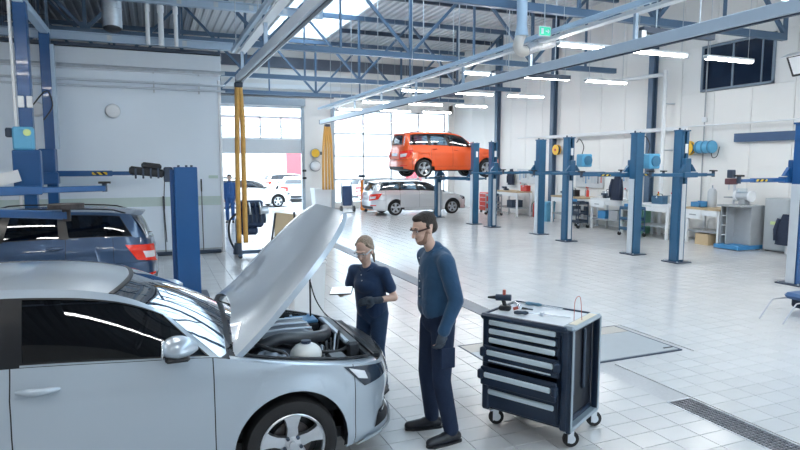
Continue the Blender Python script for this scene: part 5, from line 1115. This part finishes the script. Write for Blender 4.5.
def blob(name, prims, mat, parent, voxel=.012, it=6, fac=.5):
    """closed round cones and ellipsoids fused into one continuous surface"""
    mb = MB()
    for p in prims:
        if p[0] == 'c':
            _, a, b, r0, r1 = p; mb.add(cyl(a, b, r0, 16, r1)); mb.add(ellipsoid(a, (r0,) * 3, 16, 10)); mb.add(ellipsoid(b, (r1,) * 3, 16, 10))
        elif p[0] == 'e': mb.add(ellipsoid(p[1], p[2], 20, 12, p[3] if len(p) > 3 else None))
        elif p[0] == 'b': mb.add(box(p[1], p[2], p[3]))
    me = bpy.data.meshes.new(name); me.from_pydata([tuple(v) for v in mb.v], [], mb.f); me.update()
    bm = bmesh.new(); bm.from_mesh(me); bmesh.ops.remove_doubles(bm, verts=bm.verts, dist=1e-6); bmesh.ops.recalc_face_normals(bm, faces=bm.faces); bm.to_mesh(me); bm.free()
    o = bpy.data.objects.new(name, me); COL.objects.link(o)
    m = o.modifiers.new('r', 'REMESH'); m.mode = 'VOXEL'; m.voxel_size = voxel; m.use_smooth_shade = True
    s_ = o.modifiers.new('s', 'SMOOTH'); s_.iterations = it; s_.factor = fac
    dg = bpy.context.evaluated_depsgraph_get(); me2 = bpy.data.meshes.new_from_object(o.evaluated_get(dg)); o.modifiers.clear(); o.data = me2; bpy.data.meshes.remove(me)
    me2.materials.clear(); me2.materials.append(mat); me2.polygons.foreach_set('use_smooth', [True] * len(me2.polygons)); o.parent = parent; return o
V = Vector
def head_prims(c, tilt, yaw, s=1.0, fem=False):
    Rm = Euler((0, tilt, yaw)).to_matrix()
    def P(x, y, z): return V(c) + Rm @ (V((x, y, z)) * s)
    pr = [('e', P(-.015, 0, .035), (.098 * s, .077 * s, .095 * s), Rm), ('e', P(.02, 0, -.035), (.075 * s, .062 * s, .085 * s), Rm), ('e', P(.055, 0, -.085), (.035 * s, .036 * s, .032 * s), Rm),
          ('c', P(.092, 0, .012), P(.112, 0, -.028), .010 * s, .015 * s), ('e', P(.080, 0, .03), (.018 * s, .05 * s, .014 * s), Rm), ('e', P(.083, 0, -.062), (.014 * s, .024 * s, .008 * s), Rm), ('e', P(.082, 0, -.075), (.012 * s, .021 * s, .008 * s), Rm)]
    for q in (-1, 1): pr += [('e', P(-.005, q * .078, -.01), (.020 * s, .010 * s, .032 * s), Rm), ('e', P(.06, q * .035, -.03), (.025 * s, .02 * s, .02 * s), Rm)]
    return pr, P, Rm
def hand_prims(wr, d, palmn, side, curl=.4, L=.18, thumb_up=None):
    """palm and five bent fingers: wr wrist, d finger direction, palmn palm normal"""
    d = V(d).normalized(); n = V(palmn).normalized(); n = (n - d * n.dot(d)).normalized(); a = d.cross(n) * side; wr = V(wr); pr = []
    base = wr + d * (L * .5); pr.append(('c', wr + d * .01, wr + d * (L * .28), .024, .030))
    for k, (o, l, r) in enumerate(((.030, .42, .0085), (.011, .48, .009), (-.009, .45, .0088), (-.028, .36, .0078))):
        b = base + a * o; pr.append(('c', wr + d * (L * .2) + a * (o * .8), b, .016, .012)); e1 = b + (d * math.cos(curl) + n * math.sin(curl)) * (l * L * .45); e2 = e1 + (d * math.cos(curl * 2) + n * math.sin(curl * 2)) * (l * L * .35); e3 = e2 + (d * math.cos(curl * 2.7) + n * math.sin(curl * 2.7)) * (l * L * .25)
        pr += [('c', b, e1, r * 1.15, r), ('c', e1, e2, r, r * .95), ('c', e2, e3, r * .95, r * .8)]
    t0 = wr + d * (L * .15) + a * .028; t1 = t0 + (d * .6 + a * .6 + n * .4).normalized() * (L * .22); t2 = t1 + (d * .9 + a * .1 + n * .5).normalized() * (L * .2)
    pr += [('c', t0, t1, .014, .0105), ('c', t1, t2, .0105, .0085)]
    return pr
def person(loc, rz, label, J, hd, fem, mats):
    root = empty('person', loc, rz, label=label, cat='person'); sk, sh, tr_ = mats['skin'], mats['shirt'], mats['trousers']
    hp, P, Rm = head_prims(J['head'], hd['tilt'], hd['yaw'], hd['s'], fem)
    w_ = J['w']; pel, che, nk = V(J['pelvis']), V(J['chest']), V(J['neck'])
    body = list(hp) + [('c', nk - V((0, 0, .05)), V(J['head']) - V((.02, 0, .07)), .05 * w_, .048 * w_), ('e', che, (.10 * w_, .16 * w_, .18)), ('e', pel, (.11 * w_, .155 * w_, .14)), ('c', pel, che, .10 * w_, .10 * w_)]
    limbs = []
    for q in ('L', 'R'):
        S, E, W, Hp, K, A = (V(J[k + q]) for k in ('sh', 'el', 'wr', 'hip', 'kn', 'an'))
        body += [('c', S, E, .045 * w_, .036 * w_), ('c', E, W, .038 * w_, .026 * w_), ('c', che + V((0, 0, .1)), S, .06 * w_, .05 * w_), ('c', Hp, K, .078 * w_, .054 * w_), ('c', K, A, .055 * w_, .036 * w_)]
        hdir = V(J.get('hd' + q, W - E)); side = 1 if q == 'L' else -1
        body += hand_prims(W, hdir, J.get('pn' + q, (0, -side, 0)), side, J.get('curl', .4), .17 * hd['s'])
        body += [('c', A, A + V(J['toe' + q]) * .5 - V((0, 0, .055)), .03, .02)]
    bo = blob('body', body, sk, root, .0065, 3)
    # shirt
    lo = V(J['hem']); pr = [('e', che + V((0, 0, .02)), (.128 * w_, .178 * w_, .20)), ('c', lo + V((0, .045, .02)), che + V((0, .05, 0)), .128 * w_, .122 * w_), ('c', lo + V((0, -.045, .02)), che + V((0, -.05, 0)), .128 * w_, .122 * w_), ('c', nk - V((0, 0, .06)), nk + V((.0, 0, .005)), .075 * w_, .068 * w_)]
    if not fem: pr += [('e', lo + V((.01, 0, .05)), (.125 * w_, .155 * w_, .08)), ('e', che + V((-.035, 0, .06)), (.11, .145, .16))]
    else: pr += [('e', che + V((.055, 0, .0)), (.085, .13, .085))]
    for q in ('L', 'R'):
        S, E, W = (V(J[k + q]) for k in ('sh', 'el', 'wr'))
        pr += [('c', che + V((0, 0, .12)), S, .082 * w_, .066 * w_)]
        if fem: pr += [('c', S, S.lerp(E, .60), .060 * w_, .064 * w_)]
        else: pr += [('c', S, E, .072 * w_, .060 * w_), ('c', E, E.lerp(W, .93), .060 * w_, .046 * w_), ('c', E.lerp(W, .85), E.lerp(W, .95), .050 * w_, .050 * w_)]
    sho = blob('shirt', pr, sh, root, .011, 5)
    if fem or 1:
        for q in (-1, 1):
            cp = [nk + V((.055, q * .012, -.035)), nk + V((.045, q * .06, -.005)), nk + V((-.03, q * .06, .018)), nk + V((-.06, q * .02, .022))]
            obj('collar', tube(smooth_path(cp, 4), .011, 8), sh, sho, smooth=180)
        for k in range(3 if fem else 6): p = nk.lerp(lo, .12 + .13 * k) + V((.115 * w_ + (.02 if fem else .02), 0, 0)); obj('button', ellipsoid(p, (.006, .006, .006), 8, 6), M('pale_button', (.6, .65, .7), .4), sho)
    # trousers
    pr = [('e', pel + V((0, 0, .0)), (.135 * w_, .172 * w_, .13)), ('c', pel + V((0, .05, .02)), V(J['hem']) + V((0, .05, .04)), .12 * w_, .118 * w_), ('c', pel + V((0, -.05, .02)), V(J['hem']) + V((0, -.05, .04)), .12 * w_, .118 * w_)]
    for q in ('L', 'R'):
        Hp, K, A = (V(J[k + q]) for k in ('hip', 'kn', 'an')); pr += [('c', Hp, K, .098 * w_, .074 * w_), ('c', K, A + V((0, 0, .02)), .074 * w_, .062 * w_)]
    tro = blob('trousers', pr, tr_, root, .012, 4)
    if not fem: obj('pocket', box((V(J['hipL']) + V((.0, .1, -.22))), (.12, .012, .16), .005), tr_, tro)
    for q in ('L', 'R'):
        A, T = V(J['an' + q]), V(J['toe' + q]); gz = V((A.x, A.y, .045)); t = V((A.x + T.x, A.y + T.y, .035)); d = V((T.x, T.y, 0)).normalized()
        so = blob('shoe', [('c', V((A.x, A.y, .045)) - d * .05, V((A.x, A.y, .05)) + d * .06, .043, .045), ('c', gz + d * .05, t, .045, .036), ('c', gz, A + V((0, 0, .02)), .045, .048), ('b', (gz + t) / 2 - V((0, 0, .03)), (.02, .02, .02), .005)], mats['shoe'], root, .009, 3)
        obj('sole', prism([((gz + d * x + V((-d.y, d.x, 0)) * y).x, (gz + d * x + V((-d.y, d.x, 0)) * y).y) for x, y in ((-.09, -.025), (-.07, -.042), (.06, -.048), (.17, -.045), (T.length + .03, -.015), (T.length + .03, .015), (.17, .045), (.06, .048), (-.07, .042), (-.09, .025))], 0, .018), black, so)
    for q in (-1, 1):
        obj('eye', ellipsoid(P(.079, q * .032, .01), (.009, .013, .008), 10, 8), M('eye_white', (.7, .7, .7), .2), bo, smooth=180); obj('iris', ellipsoid(P(.0855, q * .032, .009), (.004, .006, .006), 8, 6), black, bo)
        obj('eyebrow', tube([P(.092, q * .018, .032), P(.092, q * .036, .037), P(.08, q * .052, .032)], [.003, .005, .002], 6), mats['hair'], bo)
    obj('mouth', tube([P(.094, -.02, -.068), P(.099, 0, -.067), P(.094, .02, -.068)], [.001, .0035, .001], 6), M('lip', (.42, .17, .14), .5), bo)
    return root, P, Rm, sho, bo
# --- man, standing in profile, looking down at the engine
mj = dict(w=1.0, pelvis=(.03, 0, .98), hem=(.055, 0, 1.06), chest=(.055, 0, 1.34), neck=(.06, 0, 1.525), head=(.155, 0, 1.695),
    shL=(.05, .185, 1.455), elL=(-.01, .245, 1.17), wrL=(.09, .235, .93), hdL=(.25, -.05, -1), pnL=(.2, -1, 0), shR=(.07, -.185, 1.455), elR=(-.03, -.24, 1.17), wrR=(-.02, -.22, .94), hdR=(.05, .1, -1), pnR=(0, 1, 0),
    hipL=(.03, .09, .93), knL=(.05, .12, .51), anL=(-.03, .13, .09), toeL=(.19, .03, 0), hipR=(.05, -.09, .93), knR=(.07, -.13, .51), anR=(.01, -.17, .09), toeR=(.20, -.02, 0), curl=.5)
mp, P, Rm, sho, bo = person((2.08, 4.17, 0), math.pi - .05, 'man in blue denim shirt and navy trousers standing by the tool trolley', mj, dict(tilt=R(17), yaw=R(8), s=.97), False, dict(skin=skin_l, shirt=shirt_m, trousers=trouser_m, shoe=shoe_m, hair=hair_m))
s = .97
blob('hair', [('e', P(-.028, 0, .058), (.096 * s, .079 * s, .080 * s), Rm), ('e', P(-.06, 0, .01), (.058 * s, .074 * s, .07 * s), Rm), ('e', P(.02, 0, .098), (.055 * s, .058 * s, .032 * s), Rm), ('c', P(.0, .074, .03), P(.0, .076, .0), .014, .008), ('c', P(.0, -.074, .03), P(.0, -.076, .0), .014, .008)], hair_m, mp, .0065, 3)
blob('beard', [('e', P(.045, 0, -.088), (.047 * s, .048 * s, .034 * s), Rm), ('c', P(.02, .062, -.02), P(.045, .042, -.08), .012, .02), ('c', P(.02, -.062, -.02), P(.045, -.042, -.08), .012, .02), ('e', P(.086, 0, -.052), (.016, .026, .006), Rm)], stub_m, mp, .006, 3)
def spectacles(parent, P, rim, arm):
    g_ = empty('safety_glasses', (0, 0, 0), parent=parent)
    for q in (-1, 1):
        obj('lens', ([P(.108, q * .008, .026), P(.100, q * .045, .026), P(.088, q * .062, .02), P(.090, q * .060, -.006), P(.102, q * .04, -.014), P(.109, q * .012, -.008)], [(0, 1, 2, 3, 4, 5)]), glass('lens_clear', (.9, .92, .94), .04, ior=1.2), g_)
        obj('temple', bar(P(.09, q * .066, .016), P(-.01, q * .084, .014), .004, .013), arm, g_); obj('rim', tube([P(.109, 0, .026), P(.101, q * .045, .028), P(.088, q * .066, .02)], .0025, 6), rim, g_)
spectacles(mp, P, black, M('dark_temple', (.06, .025, .02), .4))
gl = hand_prims(mj['wrL'], mj['hdL'], mj['pnL'], 1, .5, .18)
blob('glove', [(p[0], p[1], p[2], p[3] * 1.18, p[4] * 1.18) for p in gl] + [('c', V(mj['wrL']) - V((.02, 0, -.05)), V(mj['wrL']), .036, .034)], glove_m, mp, .006, 2)
gl = hand_prims(mj['wrR'], mj['hdR'], mj['pnR'], -1, .5, .18)
blob('glove', [(p[0], p[1], p[2], p[3] * 1.18, p[4] * 1.18) for p in gl], glove_m, mp, .006, 2)
# --- woman, looking down at a tablet
wj = dict(w=.90, pelvis=(-.02, 0, .80), hem=(-.01, 0, .80), chest=(.03, 0, 1.06), neck=(.055, 0, 1.225), head=(.115, 0, 1.395),
    shL=(.03, .165, 1.185), elL=(-.01, .25, .955), wrL=(.19, .16, .955), hdL=(1, -.75, .05), pnL=(-.2, -.6, -.4), shR=(.05, -.165, 1.185), elR=(.04, -.24, .965), wrR=(.21, -.19, .985), hdR=(1, .45, .12), pnR=(0, .2, 1),
    hipL=(-.02, .08, .78), knL=(.03, .09, .44), anL=(-.03, .10, .09), toeL=(.17, .02, 0), hipR=(-.02, -.08, .78), knR=(.03, -.09, .44), anR=(-.03, -.10, .09), toeR=(.17, -.02, 0), curl=.35)
wp, P, Rm, sho, bo = person((1.88, 5.27, 0), R(-143), 'woman in navy polo shirt looking down at a white tablet', wj, dict(tilt=R(26), yaw=R(6), s=.95), True, dict(skin=skin_p, shirt=polo_m, trousers=jeans_m, shoe=shoe_m, hair=blond_m))
s = .95
blob('hair', [('e', P(-.034, 0, .054), (.098 * s, .084 * s, .088 * s), Rm), ('e', P(-.07, 0, .0), (.055 * s, .074 * s, .072 * s), Rm), ('c', P(.02, .062, .08), P(-.03, .08, .01), .016, .012), ('c', P(.02, -.062, .08), P(-.03, -.08, .01), .016, .012), ('e', P(-.115, 0, -.01), (.03, .03, .03), Rm), ('c', P(-.11, 0, -.02), P(-.12, .015, -.12), .024, .016), ('c', P(-.12, .015, -.12), P(-.10, .02, -.2), .018, .008)], blond_m, wp, .0065, 3)
spectacles(wp, P, M('clear_rim', (.5, .55, .6), .3), M('clear_rim'))
gl = hand_prims(wj['wrL'], wj['hdL'], wj['pnL'], 1, .35, .16)
blob('glove', [(p[0], p[1], p[2], p[3] * 1.22, p[4] * 1.22) for p in gl] + [('c', V(wj['wrL']) + V((-.05, .03, 0)), V(wj['wrL']), .033, .032)], glove_m, wp, .006, 2)
Wm = Matrix.Translation((1.88, 5.27, 0)) @ Matrix.Rotation(R(-143), 4, 'Z')
tb = empty('tablet', Wm @ V((.345, -.10, 1.045)), R(-143 + 30), label='white tablet held in the hand of the woman', cat='tablet'); nz_ = V((-.22, -.30, 1)).normalized(); ly_ = V((.924, -.381, -.2)); ly_ = (ly_ - nz_ * ly_.dot(nz_)).normalized(); lx_ = ly_.cross(nz_)
tb.rotation_euler = Matrix((lx_, ly_, nz_)).transposed().to_euler()
obj('case', box((0, 0, 0), (.12, .20, .012), .004), M('tablet_case', (.08, .09, .11), .4), tb); obj('screen', box((0, 0, .008), (.112, .19, .004), .001), M('bright_screen', (.85, .88, .9), .15, emit=(.85, .93, 1), estr=.5), tb)
# --- distant person outside the door
oj = dict(w=1.0, pelvis=(0, 0, .95), hem=(0, 0, 1.0), chest=(.01, 0, 1.31), neck=(.01, 0, 1.5), head=(.03, 0, 1.66), shL=(0, .19, 1.43), elL=(-.02, .24, 1.14), wrL=(.05, .22, .9), shR=(0, -.19, 1.43), elR=(-.02, -.24, 1.14), wrR=(.05, -.22, .9),
    hipL=(0, .09, .9), knL=(.03, .1, .5), anL=(-.02, .1, .09), toeL=(.18, .02, 0), hipR=(0, -.09, .9), knR=(.03, -.1, .5), anR=(-.02, -.1, .09), toeR=(.18, -.02, 0))
op, P, Rm, sho, bo = person((2.62, 23.0, 0), R(-100), 'distant person in blue overalls standing by the sectional door', oj, dict(tilt=R(5), yaw=0, s=1.0), False, dict(skin=skin_l, shirt=M('overall_blue', (.03, .10, .28), .8), trousers=M('overall_blue'), shoe=shoe_m, hair=hair_m))
blob('hair', [('e', P(-.025, 0, .055), (.1, .085, .085), Rm)], hair_m, op, .01, 2)
